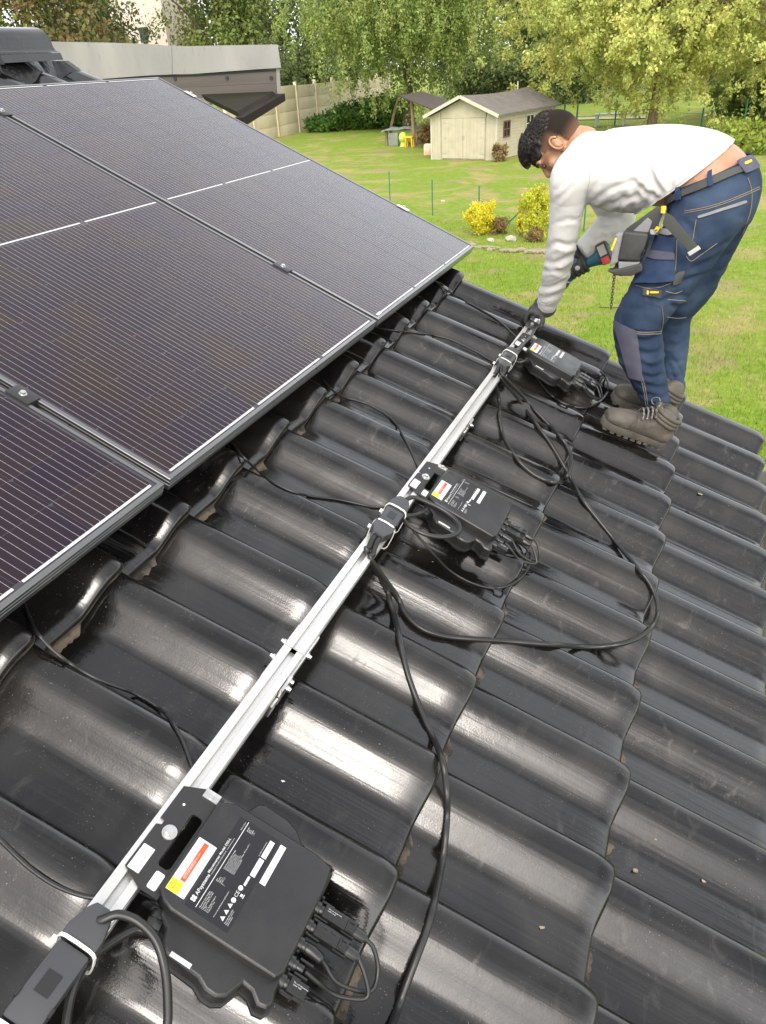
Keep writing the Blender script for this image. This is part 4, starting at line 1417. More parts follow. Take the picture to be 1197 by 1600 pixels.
bush('round golden-yellow bush on the lawn beside the farthest panel corner', 750, 367, 0.76, 0.88, 'gold', 0.055, 31, 80, 90)
bush('taller yellow-green bush left of the worker\'s sleeve', 838, 368, 1.05, 1.25, 'goldgreen', 0.06, 32, 80, 70)
bush('low brown withered bush right of the golden bush', 778, 366, 0.5, 0.5, 'brown', 0.05, 33, 50, 50)
bush('small upright yellow plant left of the yellow-green bush', 812, 368, 0.22, 0.55, 'gold', 0.05, 34, 20, 40)
bush('dry brown tuft at the foot of the yellow-green bush', 835, 378, 0.5, 0.35, 'brown', 0.05, 35, 30, 40)
for i, (px, py, w, h, lab) in enumerate(((510, 205, 3.0, 0.9, 'low ivy clump at the left foot of the concrete wall'), (545, 202, 3.6, 1.5, 'ivy clump in the middle at the foot of the concrete wall'), (580, 201, 4.0, 2.0, 'ivy clump at the foot of the wall under the weeping tree'),
                                         (612, 200, 3.5, 2.2, 'tall green clump left of the lean-to'))):
    bush(lab, px, py, w, h, 'ivy', 0.24, 50 + i, 60, 70, 'plants along the concrete wall', 'ivy_clump')
bush('dry yellowish tuft under the lean-to beside the shed', 667, 229, 1.3, 1.1, 'brown', 0.14, 61, 40, 50, 'plants by the shed', 'dry_tuft')
bush('small weed clump at the near corner of the shed', 781, 252, 0.7, 0.75, 'brown', 0.10, 62, 30, 40, 'plants by the shed', 'weed_clump')
bush('low green clump at the right edge behind the hips', 1185, 236, 4.0, 1.0, 'lime', 0.20, 63, 60, 60, 'plants by the shed', 'dry_tuft')

# ---------------------------------------------------------------- concrete wall of slabs between posts
M_conc = mat('streaked_concrete', (0.62, 0.54, 0.39), 0.9, col2=(0.54, 0.46, 0.33), scale=1.2, col3=(0.42, 0.37, 0.26), bump=0.01, bscale=20, aniso=(1, 1, 0.25))
wa, wb_ = ground_at(360, 231), ground_at(610, 176)
wd = (wb_ - wa); wlen = wd.length; wd.normalize()
wt = thing('concrete_wall', 'tall beige concrete garden wall with dark streaks, left of the lean-to', 'wall', wa, (0, 0, math.atan2(wd.y, wd.x)))
npan = 9
pl_ = wlen / npan
for i in range(npan + 1):
    b = MB(); b.box(i * pl_ - 0.11, i * pl_ + 0.11, -0.11, 0.11, -0.2, 3.6 + 0.04 * (i % 3)); b.build('post', M_conc, wt, bevel=0.01)
slab_me = {}
for i in range(npan):
    dz = rnd.uniform(-0.06, 0.06)
    for r_ in range(4):
        b = MB(); b.box(i * pl_ + 0.112, (i + 1) * pl_ - 0.112, -0.04, 0.04, 0.86 * r_ - 0.1, 0.86 * (r_ + 1) - 0.112 + (dz if r_ == 3 else 0))
        b.build('slab', M_conc, wt, bevel=0.012)

# ---------------------------------------------------------------- shed
M_cream = mat('cream_painted_boards', (0.44, 0.40, 0.29), 0.75, col2=(0.38, 0.345, 0.25), scale=3, bump=0.002, bscale=60)
M_creamside = M_cream
M_felt = mat('grey_roofing_felt', (0.13, 0.115, 0.105), 0.9, col2=(0.17, 0.15, 0.13), scale=2.5, bump=0.01, bscale=60)
M_trim = mat('pale_trim', (0.46, 0.435, 0.35), 0.65)
M_glassdark = mat('dark_window_glass', (0.02, 0.02, 0.022), 0.08)
M_brownframe = mat('brown_window_frame', (0.13, 0.065, 0.045), 0.6)
c0 = ground_at(775, 251)
dl = Vector((0.2121, 0.9772, 0))
shed = thing('garden_shed', 'cream wooden garden shed with grey felt roof and double doors', 'shed', c0, (0, 0, math.atan2(dl.y, dl.x)))
# local x along the shed (away), local y to the left (gable width)
SL, SW, EH, RH = 7.0, 3.75, 2.0, 2.78
nb_ = 14
for i in range(nb_):
    z0, z1 = EH * i / nb_, EH * (i + 1) / nb_ - 0.008
    b = MB(); b.add([(0, 0, z0), (SL, 0, z0), (SL, 0.007, z1), (0, 0.007, z1), (0, 0.05, z0), (SL, 0.05, z0), (SL, 0.05, z1), (0, 0.05, z1)],
                    ((0, 1, 2, 3), (3, 2, 6, 7), (0, 4, 5, 1), (0, 3, 7, 4), (1, 5, 6, 2)))
    b.build('board', M_cream, shed, smooth=False)
b = MB(); b.box(0, SL, SW - 0.05, SW, 0, EH); b.box(SL - 0.05, SL, 0.05, SW - 0.05, 0, EH); b.build('back_wall', M_cream, shed, smooth=False)
nv_ = 20
for i in range(nv_):
    ya, yb = SW * i / nv_, SW * (i + 1) / nv_ - 0.005
    if 0.62 < (ya + yb) / 2 < 3.15: continue
    za = EH + (RH - EH) * (1 - abs(ya - SW / 2) / (SW / 2)); zb = EH + (RH - EH) * (1 - abs(yb - SW / 2) / (SW / 2))
    b = MB(); b.add([(-0.001, ya, 0), (-0.001, yb, 0), (-0.001, yb, zb), (-0.001, ya, za), (0.04, ya, 0), (0.04, yb, 0), (0.04, yb, zb), (0.04, ya, za)], ((0, 3, 2, 1), (4, 5, 6, 7), (0, 4, 7, 3), (1, 2, 6, 5), (3, 7, 6, 2)))
    b.build('board', M_cream, shed, smooth=False)
b = MB(); b.box(0.045, 0.06, 0.3, SW - 0.3, 0, 1.95); b.build('door_lining', M_cream, shed, smooth=False)
b = MB(); b.add([(0.002, 0.6, 1.92), (0.002, 3.16, 1.92), (0.002, SW / 2, RH), (0.002, 0.6, EH + (RH - EH) * 0.32), (0.002, 3.16, EH + (RH - EH) * 0.315)], ((0, 3, 2, 4, 1),)); b.build('gable_board', M_cream, shed, smooth=False)
for s in range(2):
    dr = MB(); y0 = 0.64 + s * 1.245
    dr.box(-0.02, 0.02, y0, y0 + 1.232, 0.06, 1.90)
    door = dr.build('door', M_cream, shed, bevel=0.006)
    for j in range(6):
        q = MB(); q.box(-0.026, -0.0205, y0 + 0.012 + j * 0.2035, y0 + 0.2 + j * 0.2035, 0.08, 1.88); q.build('plank', M_cream, door, smooth=False)
    for z in (0.28, 1.0, 1.68):
        q = MB(); yh = y0 + (0.02 if s == 0 else 0.95); q.box(-0.032, -0.0265, yh, yh + 0.26, z, z + 0.035); q.build('hinge', M_steel, door)
    q = MB(); q.box(-0.05, -0.0265, y0 + (1.16 if s == 0 else 0.03), y0 + (1.19 if s == 0 else 0.06), 0.95, 1.12); q.build('handle', M_steel, door)
# corner trims
for x, y in ((-0.03, -0.03), (-0.03, SW - 0.05), (SL - 0.04, -0.03)):
    b = MB(); b.box(x, x + 0.08, y, y + 0.08, 0, EH); b.build('corner_post', M_trim, shed, smooth=False)
# roof: two slopes with a sagging ridge, overlapping felt strips
OH, EV = 0.35, 0.26
slope = (RH - EH) / (SW / 2)
def rid(x): return RH + 0.10 - 0.10 * math.sin(math.pi * max(0, min(1, (x + OH) / (SL + 2 * OH))))
rf = MB()
nx = 12
for side in (0, 1):
    vs_ = []
    for i in range(nx + 1):
        x = -OH + (SL + 2 * OH) * i / nx
        yr, ye = SW / 2, (-EV if side == 0 else SW + EV)
        ze = EH - EV * slope + 0.12
        for (y_, z_) in ((yr, rid(x)), (ye, ze)):
            vs_ += [(x, y_, z_ + 0.035), (x, y_, z_ - 0.035)]
    fs_ = []
    for i in range(nx):
        a = i * 4; c_ = a + 4
        fs_ += [(a, a + 2, c_ + 2, c_) if side else (a, c_, c_ + 2, a + 2), (a + 1, c_ + 1, c_ + 3, a + 3), (a + 2, a + 3, c_ + 3, c_ + 2)]
    fs_ += [(0, 1, 3, 2), (nx * 4, nx * 4 + 2, nx * 4 + 3, nx * 4 + 1)]
    rf.add(vs_, fs_)
srf = rf.build('roof', M_felt, shed, smooth=False)
for i in range(1, 6):
    x = -OH + (SL + 2 * OH) * i / 6
    q = MB(); q.bar((x, SW / 2, rid(x) + 0.041), (x, -EV, EH - EV * slope + 0.161), 0.05, 0.012); q.build('felt_lap', M_felt, srf, smooth=False)
for s in (0, 1):
    q = MB(); q.bar((-OH - 0.02, SW / 2, rid(-OH) - 0.02), (-OH - 0.02, -EV if s == 0 else SW + EV, EH - EV * slope + 0.10), 0.03, 0.15); q.build('bargeboard', M_trim, shed, smooth=False)
q = MB(); q.box(SL - 0.9, SL - 0.84, SW / 2 - 0.03, SW / 2 + 0.03, RH, RH + 0.45); q.build('vent_pipe', M_trim, shed)
# windows in the long side
for x0, w_, z0, h_, fm, lab in ((0.75, 0.62, 1.02, 0.62, M_brownframe, 'brown'), (3.35, 0.85, 1.02, 0.72, M_trim, 'white')):
    b = MB(); b.box(x0, x0 + w_, -0.025, 0.02, z0, z0 + h_); wn_ = b.build('window', M_glassdark, shed, smooth=False)
    f_ = MB()
    for (xa, xb, za, zb) in ((x0 - .06, x0 + w_ + .06, z0 - .06, z0), (x0 - .06, x0 + w_ + .06, z0 + h_, z0 + h_ + .06), (x0 - .06, x0, z0, z0 + h_), (x0 + w_, x0 + w_ + .06, z0, z0 + h_),
                             (x0 + w_ / 2 - .025, x0 + w_ / 2 + .025, z0, z0 + h_), (x0, x0 + w_ / 2 - .025, z0 + h_ * .5 - .02, z0 + h_ * .5 + .02), (x0 + w_ / 2 + .025, x0 + w_, z0 + h_ * .5 - .02, z0 + h_ * .5 + .02)):
        f_.box(xa, xb, -0.05, -0.0255, za, zb)
    f_.build('window_frame', fm, wn_, smooth=False)

# ---------------------------------------------------------------- lean-to beside the shed
M_wood = mat('weathered_wood', (0.27, 0.19, 0.115), 0.85, col2=(0.18, 0.125, 0.075), scale=4, bump=0.005, aniso=(1, 1, 0.2))
M_leanroof = mat('brown_sheet_roof', (0.055, 0.043, 0.037), 0.8, col2=(0.085, 0.066, 0.056), scale=3)
lt = thing('lean_to', 'rough lean-to with a brown sheet roof on wooden posts left of the shed', 'shelter', ground_at(645, 229))
L0 = lt.location


def W2(px, py, z):
    """where the ray through a traced point meets the level z"""
    p = ground_at(px, py, z); return p - L0


r0, r1, r2, r3 = W2(623, 152, 2.55), W2(722, 168, 2.15), W2(735, 158, 2.75), W2(668, 148, 2.9)
def up(p, z): return Vector((p.x, p.y, z))
A_, B_ = up(ground_at(627, 226) - L0, 2.65), up(ground_at(690, 246) - L0, 2.05)
ax = (B_ - A_)
bk = Vector((dl.x, dl.y, 0)) * 2.6
rfv = [A_, B_, B_ + bk + Vector((0, 0, .12)), A_ + bk + Vector((0, 0, .12))]
mb = MB(); mb.add([p for p in rfv] + [p + Vector((0, 0, 0.06)) for p in rfv], ((0, 3, 2, 1), (4, 5, 6, 7), (0, 1, 5, 4), (1, 2, 6, 5), (2, 3, 7, 6), (3, 0, 4, 7)))
mb.build('sheet_roof', M_leanroof, lt, smooth=False)
for px, py, dx in ((648, 229, -0.12), (609, 205, 0.9), (675, 222, 0.0)):
    p = ground_at(px, py) - L0
    mb = MB(); mb.tube([p + Vector((0, 0, -.1)), p + Vector((dx * 0.5, 0, 1.3)), p + Vector((dx, 0, 2.45))], [0.12, 0.11, 0.10], 8); mb.build('post', M_wood, lt)
M_tarp = mat('grey_green_tarp', (0.22, 0.25, 0.21), 0.6, col2=(0.15, 0.17, 0.14), scale=3, bump=0.02)
tb = thing('covered_table', 'table under a grey-green sheet beneath the lean-to', 'table', ground_at(631, 226))
mb = MB(); vs_ = []
for i in range(9):
    for j in range(7):
        x, y = -1.1 + 2.2 * i / 8, -0.7 + 1.4 * j / 6
        vs_.append((x, y + 0.4 * x, 0.98 + 0.10 * noise.noise(Vector((x * 2, y * 2, 3))) - 0.10 * (abs(i - 4) == 4) - 0.12 * (abs(j - 3) == 3)))
mb.add(vs_, [(i * 7 + j, (i + 1) * 7 + j, (i + 1) * 7 + j + 1, i * 7 + j + 1) for i in range(8) for j in range(6)]); mb.build('sheet', M_tarp, tb)
for x, y in ((-0.95, -0.5), (0.9, 0.2), (-0.95, 0.2), (0.9, 0.9)):
    mb = MB(); mb.box(x - .07, x + .07, y - .07, y + .07, 0, 0.93); mb.build('leg', M_wood, tb)
mb = MB(); mb.box(-0.75, -0.1, -0.75, -0.45, 0, 0.75); mb.build('side_cloth', M_tarp, tb, bevel=0.05)
ys_t = thing('plastic_stool', 'small yellow plastic stool under the lean-to', 'stool', ground_at(640, 230))
M_yel = mat('yellow_plastic', (0.80, 0.48, 0.02), 0.45)
mb = MB(); mb.box(-.24, .24, -.2, .2, 0.52, 0.60); mb.build('seat', M_yel, ys_t, bevel=0.02)
for x in (-.19, .19):
    for y in (-.15, .15):
        mb = MB(); mb.tube([(x * 1.15, y * 1.15, 0), (x, y, 0.52)], [.035, .045], 8); mb.build('leg', M_yel, ys_t)
mb = MB(); mb.ell((0, 0, 0.5), .26, .26, .3, 14, 10); mb.tube([(0, 0, 0), (0, 0, .3)], [.2, .12], 10)
o = mb.build('lime_bucket', mat('lime_plastic', (0.45, 0.6, 0.08), 0.5), None, loc=ground_at(630, 229)); tag(o, 'lime-green rounded tub under the lean-to', 'tub')
mb = MB(); mb.box(-.32, .32, -.25, .25, 0, .5); mb.box(-.30, .30, -.23, .23, .5, .56)
o = mb.build('storage_box', mat('pale_box', (0.62, 0.55, 0.46), 0.7, col2=(0.6, 0.3, 0.14), scale=2.0), None, bevel=0.02, loc=ground_at(673, 242)); tag(o, 'pale box standing against the left corner of the shed', 'box')

# ---------------------------------------------------------------- wire fence across the meadow
M_green = mat('green_fence_steel', (0.02, 0.14, 0.085), 0.5)
fposts = [(610, 322, 1.15), (676, 337, 1.1), (748, 350, 1.1), (838, 358, 1.15), (912, 362, 1.15)]
wf = thing('wire_fence', 'low wire fence on thin green posts crossing the garden', 'fence', ground_at(676, 337))
F0 = wf.location
tops = []
for px, py, h in fposts:
    p = ground_at(px, py) - F0
    mb = MB(); mb.tube([p + Vector((0, 0, -.1)), p + Vector((0, 0, h))], [.022, .022], 8); mb.build('post', M_green, wf)
    tops.append((p, h))
mb = MB(); mb.tube([ground_at(790, 353) - F0, tops[3][0] + Vector((0, 0, 1.0))], [.02, .02], 8); mb.build('brace', M_green, wf)
M_wiremesh = mat('fence_wire', (0.10, 0.17, 0.12), 0.5)
for fr in (0.06, 0.25, 0.45, 0.65, 0.85, 1.0):
    for (p, h), (q, h2) in zip(tops, tops[1:]):
        mb = MB(); mb.tube([p + Vector((0, 0, h * fr)), q + Vector((0, 0, h2 * fr))], [.0022, .0022], 4); mb.build('wire', M_wiremesh, wf)
bf = thing('boundary_fence', 'green posts and wires of the far boundary behind the worker', 'fence', ground_at(960, 200))
B0 = bf.location
bt = []
for px, py in ((880, 206), (900, 204), (960, 200), (1022, 198), (1095, 200), (1160, 203), (1200, 206)):
    p = ground_at(px, py) - B0
    mb = MB(); mb.tube([p, p + Vector((0, 0, 1.6))], [.05, .05], 8); mb.build('post', M_green, bf); bt.append(p)
for fr in (0.1, 0.8, 1.55):
    for p, q in zip(bt, bt[1:]):
        mb = MB(); mb.tube([p + Vector((0, 0, fr)), q + Vector((0, 0, fr))], [.008, .008], 4); mb.build('wire', M_wiremesh, bf)

# garden seat beyond the boundary fence
gs = thing('garden_table', 'small grey garden table on the far lawn left of the worker\'s back', 'table', ground_at(953, 197))
M_gp = mat('grey_plastic', (0.42, 0.46, 0.46), 0.5)
mb = MB(); mb.box(-1.1, 1.1, -.5, .5, .70, .78); mb.build('top', M_gp, gs, bevel=0.02)
for x in (-.9, .9):
    for y in (-.4, .4):
        mb = MB(); mb.box(x - .06, x + .06, y - .06, y + .06, 0, .7); mb.build('leg', M_gp, gs)
# pale path beyond
pp = MB()
pa, pb, pc, pd_ = ground_at(840, 190), ground_at(1010, 186), ground_at(1010, 183), ground_at(840, 186.5)
for p in (pa, pb, pc, pd_): p.z = 0.07
pp.add([pa, pb, pc, pd_], ((0, 1, 2, 3),))
tag(pp.build('path', mat('pale_gravel', (0.42, 0.36, 0.25), 0.9, col2=(0.34, 0.29, 0.2), scale=2), None), kind='structure')

# stone edging with bare earth in front of the bushes
M_stone = mat('pale_stone', (0.30, 0.26, 0.18), 0.9, col2=(0.22, 0.185, 0.12), scale=6, bump=0.01)
ed_ = thing('stone_edging', 'row of small pale stones edging the bed in front of the bushes', 'edging', ground_at(740, 385))
E0 = ed_.location
es = MB()
pts_e = catmull([(630, 371, 0), (690, 380, 0), (745, 388, 0), (800, 393, 0), (850, 395, 0)], 12)
re_ = random.Random(8)
for p in pts_e:
    q = ground_at(p.x + re_.uniform(-3, 3), p.y + re_.uniform(-2.5, 2.5)) - E0
    bm = bmesh.new(); bmesh.ops.create_icosphere(bm, subdivisions=1, radius=re_.uniform(0.05, 0.11))
    for v2 in bm.verts: v2.co = Vector((v2.co.x * 1.3, v2.co.y, v2.co.z * 0.6)) * re_.uniform(0.8, 1.2)
    me = bpy.data.meshes.new('stone'); bm.to_mesh(me); bm.free(); me.materials.append(M_stone)
    o = link('stone', me, ed_, q + Vector((0, 0, 0.04)))
for i, (px, py, r_, lab) in enumerate(((767, 378, 0.09, 'pale stone below the golden bush'), (798, 377, 0.13, 'larger pale stone between the bushes'), (1128, 402, 0.16, 'white stone on the lawn behind the worker\'s knees'), (692, 316, 0.07, 'white stone in the meadow near the second fence post'))):
    bm = bmesh.new(); bmesh.ops.create_icosphere(bm, subdivisions=2, radius=r_)
    for v2 in bm.verts: v2.co = Vector((v2.co.x * 1.3, v2.co.y, v2.co.z * 0.75)) * (1 + 0.25 * noise.noise(v2.co * 14 + Vector((i, 0, 0))))
    me = bpy.data.meshes.new('stone'); bm.to_mesh(me); bm.free(); me.materials.append(mat('white_stone', (0.42, 0.39, 0.32), 0.9, col2=(0.33, 0.30, 0.24), scale=12))
    tag(link('stone', me, None, ground_at(px, py) + Vector((0, 0, r_ * 0.5))), lab, 'stone', 'loose stones on the lawn')

# pale house far behind the trees at the left
fh = thing('far_house', 'pale pinkish house wall glimpsed between the trees at the top left', 'house', place(283, 118))
M_pink = mat('pinkish_render', (0.62, 0.52, 0.46), 0.9, col2=(0.56, 0.47, 0.41), scale=0.5)
mb = MB(); mb.box(-5, 5, -4, 4, 0, 19.0); mb.build('wall', M_pink, fh, smooth=False)
mb = MB(); mb.add([(-5.5, -4.5, 19), (5.5, -4.5, 19), (5.5, 4.5, 19), (-5.5, 4.5, 19), (-5.5, 0, 22), (5.5, 0, 22)], ((0, 1, 5, 4), (2, 3, 4, 5), (1, 2, 5), (3, 0, 4), (3, 2, 1, 0))); mb.build('roof', mat('clay_roof', (0.25, 0.11, 0.07), 0.9), fh, smooth=False)
for x in (-2.5, 1.0):
    mb = MB(); mb.box(x, x + 1.2, -4.06, -4.003, 8.3, 9.9); mb.build('window', M_glassdark, fh, smooth=False)

# ---------------------------------------------------------------- flat-roofed annex behind the gable, zinc edge over brown cladding
M_brown = mat('brown_cladding', (0.070, 0.058, 0.050), 0.42, col2=(0.098, 0.082, 0.072), scale=5, aniso=(0.15, 1, 3.0))
M_soff = mat('boards_painted_shade', (0.020, 0.018, 0.012), 0.9, spec=0.08, col2=(0.030, 0.027, 0.018), scale=6, aniso=(0.2, 1, 3))  # shade of the recess under the overhang is put into this dark colour
UA = 6.0
ann = thing('annex', 'flat-roofed annex with pale zinc edge above brown cladding, behind the panels', 'building', at_u(300, 150, UA))
N0 = ann.location


def A(px, py, du=0.0): return at_u(px, py, UA + du) - N0


back = Vector((A(443, 106) + N0 - CAM_POS).to_2d().to_3d()).normalized() * 3.0 + Vector((-0.25, 0, 0))


def slab_from(top, bot, name, m, dz=0.0, front=0.0, lift=0.0, thick=None, parent=None, bevel=0.0):
    vs2 = []
    f_ = Vector((0, -front, 0))
    bk_ = thick or back
    for p, q in zip(top, bot):
        vs2 += [A(*p) + f_, A(*q) + f_, A(*p) + f_ + bk_ + Vector((0, 0, lift)), A(*q) + f_ + bk_]
    mb2 = MB()
    fs2 = []
    for i in range(len(top) - 1):
        a_, c2 = 4 * i, 4 * i + 4
        fs2 += [(a_, a_ + 1, c2 + 1, c2), (a_ + 2, c2 + 2, c2 + 3, a_ + 3), (a_, c2, c2 + 2, a_ + 2), (a_ + 1, a_ + 3, c2 + 3, c2 + 1)]
    e_ = 4 * (len(top) - 1)
    fs2 += [(0, 2, 3, 1), (e_, e_ + 1, e_ + 3, e_ + 2)]
    mb2.add(vs2, fs2)
    return mb2.build(name, m, parent or ann, bevel=bevel, sharp=30, smooth=False)


slab_from([(60, 64), (110, 65.5), (170, 66.5), (230, 68.5), (272, 71.5)], [(100, 128), (140, 125), (190, 121), (240, 117.5), (273, 116)], 'zinc_sheet', M_zinc, front=0.04)
slab_from([(273, 71.5), (300, 72), (350, 71), (395, 70), (437.5, 69.5)], [(274, 116), (310, 115), (350, 112), (400, 108.5), (443, 105.5)], 'zinc_sheet', M_zinc, front=0.045)
slab_from([(180, 119), (310, 116), (434, 107.5)], [(180, 123), (310, 119), (434, 111)], 'shadow_strip', M_blackmetal, front=0.0)  # black strip standing in for the shadow line below the zinc
slab_from([(180, 123.2), (310, 119.2), (433, 111.2)], [(180, 138), (310, 135.5), (433, 129.5)], 'cladding_board', M_brown, front=0.012)
slab_from([(180, 138.3), (310, 135.8), (433, 129.8)], [(180, 156), (310, 153.5), (433, 148.5)], 'cladding_board', M_brown, front=0.012)
slab_from([(433.3, 107.5), (438.5, 107)], [(434.5, 151), (441, 150.5)], 'corner_trim', mat('grey_corner_trim', (0.25, 0.23, 0.21), 0.5, metal=0.4), front=0.02)
for px, py in ((275, 123), (356, 122), (425, 122)):
    mb = MB(); p = A(px, py); mb.cyl(p + Vector((0, -.02, 0)), p + Vector((0, 0, 0)), .018, .018, 10); mb.build('bolt', M_blackmetal, ann)
# boarded cheek under the overhang and its raking edge board
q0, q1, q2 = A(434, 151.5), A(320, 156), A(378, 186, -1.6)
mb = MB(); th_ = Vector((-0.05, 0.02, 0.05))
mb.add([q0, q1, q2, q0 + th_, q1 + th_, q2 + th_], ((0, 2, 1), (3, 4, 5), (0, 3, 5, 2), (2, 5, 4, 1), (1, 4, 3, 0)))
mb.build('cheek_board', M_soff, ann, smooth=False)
mb = MB(); mb.bar(A(440, 152), A(374, 191, -1.7), 0.07, 0.06); mb.build('edge_board', mat('dark_edge_board', (0.018, 0.013, 0.011), 0.8, spec=0.1), ann, smooth=False)
# the annex walls down to the ground
mb = MB(); g1 = A(300, 153); g2 = A(150, 155)
h0 = back.normalized() * 0.4; h1 = back.normalized() * 2.9 + Vector((-0.6, 0, 0)); fl = Vector((0, 0, -N0.z - g1.z)); g2.z = g1.z
mb.add([g2 + h0, g1 + h0, g1 + h0 + fl, g2 + h0 + fl, g2 + h1, g1 + h1, g1 + h1 + fl, g2 + h1 + fl],
       ((0, 3, 2, 1), (4, 5, 6, 7), (1, 2, 6, 5), (0, 4, 7, 3)))
mb.build('wall', M_render, ann, smooth=False)

# ================================================================ the worker
M_skin = mat('skin', (0.40, 0.215, 0.125), 0.5, col2=(0.35, 0.18, 0.10), scale=22, bump=0.0006, bscale=260, sss=0.12)
M_hair = mat('black_hair', (0.012, 0.010, 0.009), 0.55, col2=(0.028, 0.022, 0.018), scale=60, spec=0.35)
M_fade = mat('cropped_hair', (0.075, 0.048, 0.034), 0.85, spec=0.12, col2=(0.035, 0.025, 0.019), scale=30, bump=0.0015, bscale=500)
M_sweat = mat('white_sweatshirt', (0.60, 0.585, 0.57), 0.85, col2=(0.55, 0.535, 0.52), scale=6, bump=0.0007, bscale=420, spec=0.2)
M_denim = mat('blue_denim', (0.010, 0.021, 0.047), 0.85, col2=(0.042, 0.066, 0.112), scale=7, bump=0.0007, bscale=520, spec=0.25, lo=0.4, hi=0.72)
M_denim2 = mat('lighter_denim', (0.014, 0.028, 0.068), 0.8, col2=(0.030, 0.050, 0.105), scale=14, bump=0.0007, bscale=520, spec=0.25)
M_knee = mat('slate_kneepad_cloth', (0.072, 0.072, 0.105), 0.8, col2=(0.05, 0.05, 0.075), scale=14, bump=0.0006, bscale=400)
M_thread = mat('tan_stitching', (0.24, 0.18, 0.12), 0.8)
M_belt = mat('dark_webbing', (0.045, 0.047, 0.044), 0.7, bump=0.0006, bscale=300)
M_greycloth = mat('grey_cloth', (0.22, 0.215, 0.22), 0.8, col2=(0.18, 0.175, 0.18), scale=30)
M_blackcloth = mat('black_nylon', (0.028, 0.028, 0.028), 0.6, col2=(0.045, 0.045, 0.045), scale=20, bump=0.0006, bscale=300)
M_boot = mat('dusty_leather', (0.085, 0.073, 0.058), 0.7, col2=(0.040, 0.034, 0.028), scale=16, bump=0.0015, bscale=90, col3=(0.12, 0.105, 0.085))
M_sole = mat('rubber_sole', (0.045, 0.04, 0.033), 0.85, col2=(0.085, 0.075, 0.06), scale=20, bump=0.002)
M_glove = mat('black_glove', (0.022, 0.022, 0.022), 0.65, col2=(0.04, 0.04, 0.04), scale=40, bump=0.0008, bscale=300)
M_glovegrey = mat('grey_glove_trim', (0.42, 0.41, 0.38), 0.7)
M_gold = mat('yellow_badge', (0.80, 0.50, 0.02), 0.5)

wk = thing('person', 'worker in white sweatshirt and blue work jeans bending over the rail, cordless drill in hand', 'person', at_u(1000, 665, 1.66))
K0 = wk.location.copy()


def J(px, py, u): return at_u(px, py, u) - K0


LAT = Vector((0.0, 1.0, 0.0))


def loft(mb, pts_, per=5, seg=20, lat=LAT):
    """pts_: (point, sagittal half, lateral half). Elliptic rings along a smooth path, rounded ends."""
    c = catmull([p for p, _, _ in pts_], per)
    a = catmull([(s, l, 0) for _, s, l in pts_], per)
    n_ = len(c)
    vs2, fs2 = [], []
    for i in range(n_):
        d = (c[min(i + 1, n_ - 1)] - c[max(i - 1, 0)]).normalized()
        l_ = (lat - d * lat.dot(d)).normalized()
        s_ = d.cross(l_)
        for j in range(seg):
            t = 2 * math.pi * j / seg
            vs2.append(c[i] + s_ * math.cos(t) * a[i].x + l_ * math.sin(t) * a[i].y)
    for i in range(n_ - 1):
        for j in range(seg):
            k_ = (j + 1) % seg
            fs2.append((i * seg + j, i * seg + k_, (i + 1) * seg + k_, (i + 1) * seg + j))
    fs2.append(tuple(range(seg - 1, -1, -1))); fs2.append(tuple((n_ - 1) * seg + j for j in range(seg)))
    mb.add(vs2, fs2)


def remeshed(mb, name, voxel, smooth_it=6):
    me = mb.mesh('tmp', M_skin, smooth=False)
    o_ = link('tmp', me)
    m_ = o_.modifiers.new('r', 'REMESH'); m_.mode = 'VOXEL'; m_.voxel_size = voxel
    if smooth_it:
        s_ = o_.modifiers.new('s', 'SMOOTH'); s_.iterations = smooth_it; s_.factor = 0.5
    dg = bpy.context.evaluated_depsgraph_get()
    out = bpy.data.meshes.new_from_object(o_.evaluated_get(dg))
    bpy.data.objects.remove(o_); bpy.data.meshes.remove(me)
    out.name = name
    return out


def finish(me, m, name, parent, cuts=(), disp=None, solid=0.0, near=None):
    me.materials.clear(); me.materials.append(m)
    bm = bmesh.new(); bm.from_mesh(me)
    if disp:
        bm.normal_update()
        nv2 = [(v_, v_.co + v_.normal * disp(v_.co, v_.normal)) for v_ in bm.verts]
        for v_, c_ in nv2: v_.co = c_
    for co, no in cuts:       # keep the side the normal points away from
        near_f = [f_ for f_ in bm.faces if near is None or (f_.calc_center_median() - near[0]).length < near[1]]
        gset = set(near_f)
        for f_ in near_f:
            gset.update(f_.verts); gset.update(f_.edges)
        bmesh.ops.bisect_plane(bm, geom=list(gset), plane_co=co, plane_no=no, clear_outer=False)
        dead = [f_ for f_ in bm.faces if (f_.calc_center_median() - co).dot(no) > 0 and (near is None or (f_.calc_center_median() - near[0]).length < near[1])]
        bmesh.ops.delete(bm, geom=dead, context='FACES')
    if solid > 0:
        rim = [e_ for e_ in bm.edges if e_.is_boundary]
        bm.normal_update()
        if rim:
            r_ = bmesh.ops.extrude_edge_only(bm, edges=rim)
            for v_ in [g_ for g_ in r_['geom'] if isinstance(g_, bmesh.types.BMVert)]:
                v_.co = v_.co - v_.normal * solid if v_.normal.length > 0 else v_.co
    bm.to_mesh(me); bm.free()
    me.polygons.foreach_set('use_smooth', [True] * len(me.polygons))
    me.update()
    return link(name, me, parent)


def ridge_noise(p, f):
    return 1.0 - abs(noise.noise(Vector((p[0] * f[0], p[1] * f[1], p[2] * f[2]))))


def to_px(p):
    q = p + K0 - CAM_POS
    z = q.dot(CAM_FWD)
    return IW / 2 + FPX * q.dot(CAM_RIGHT) / z, IH / 2 + FPX * q.dot(CAM_DOWN) / z


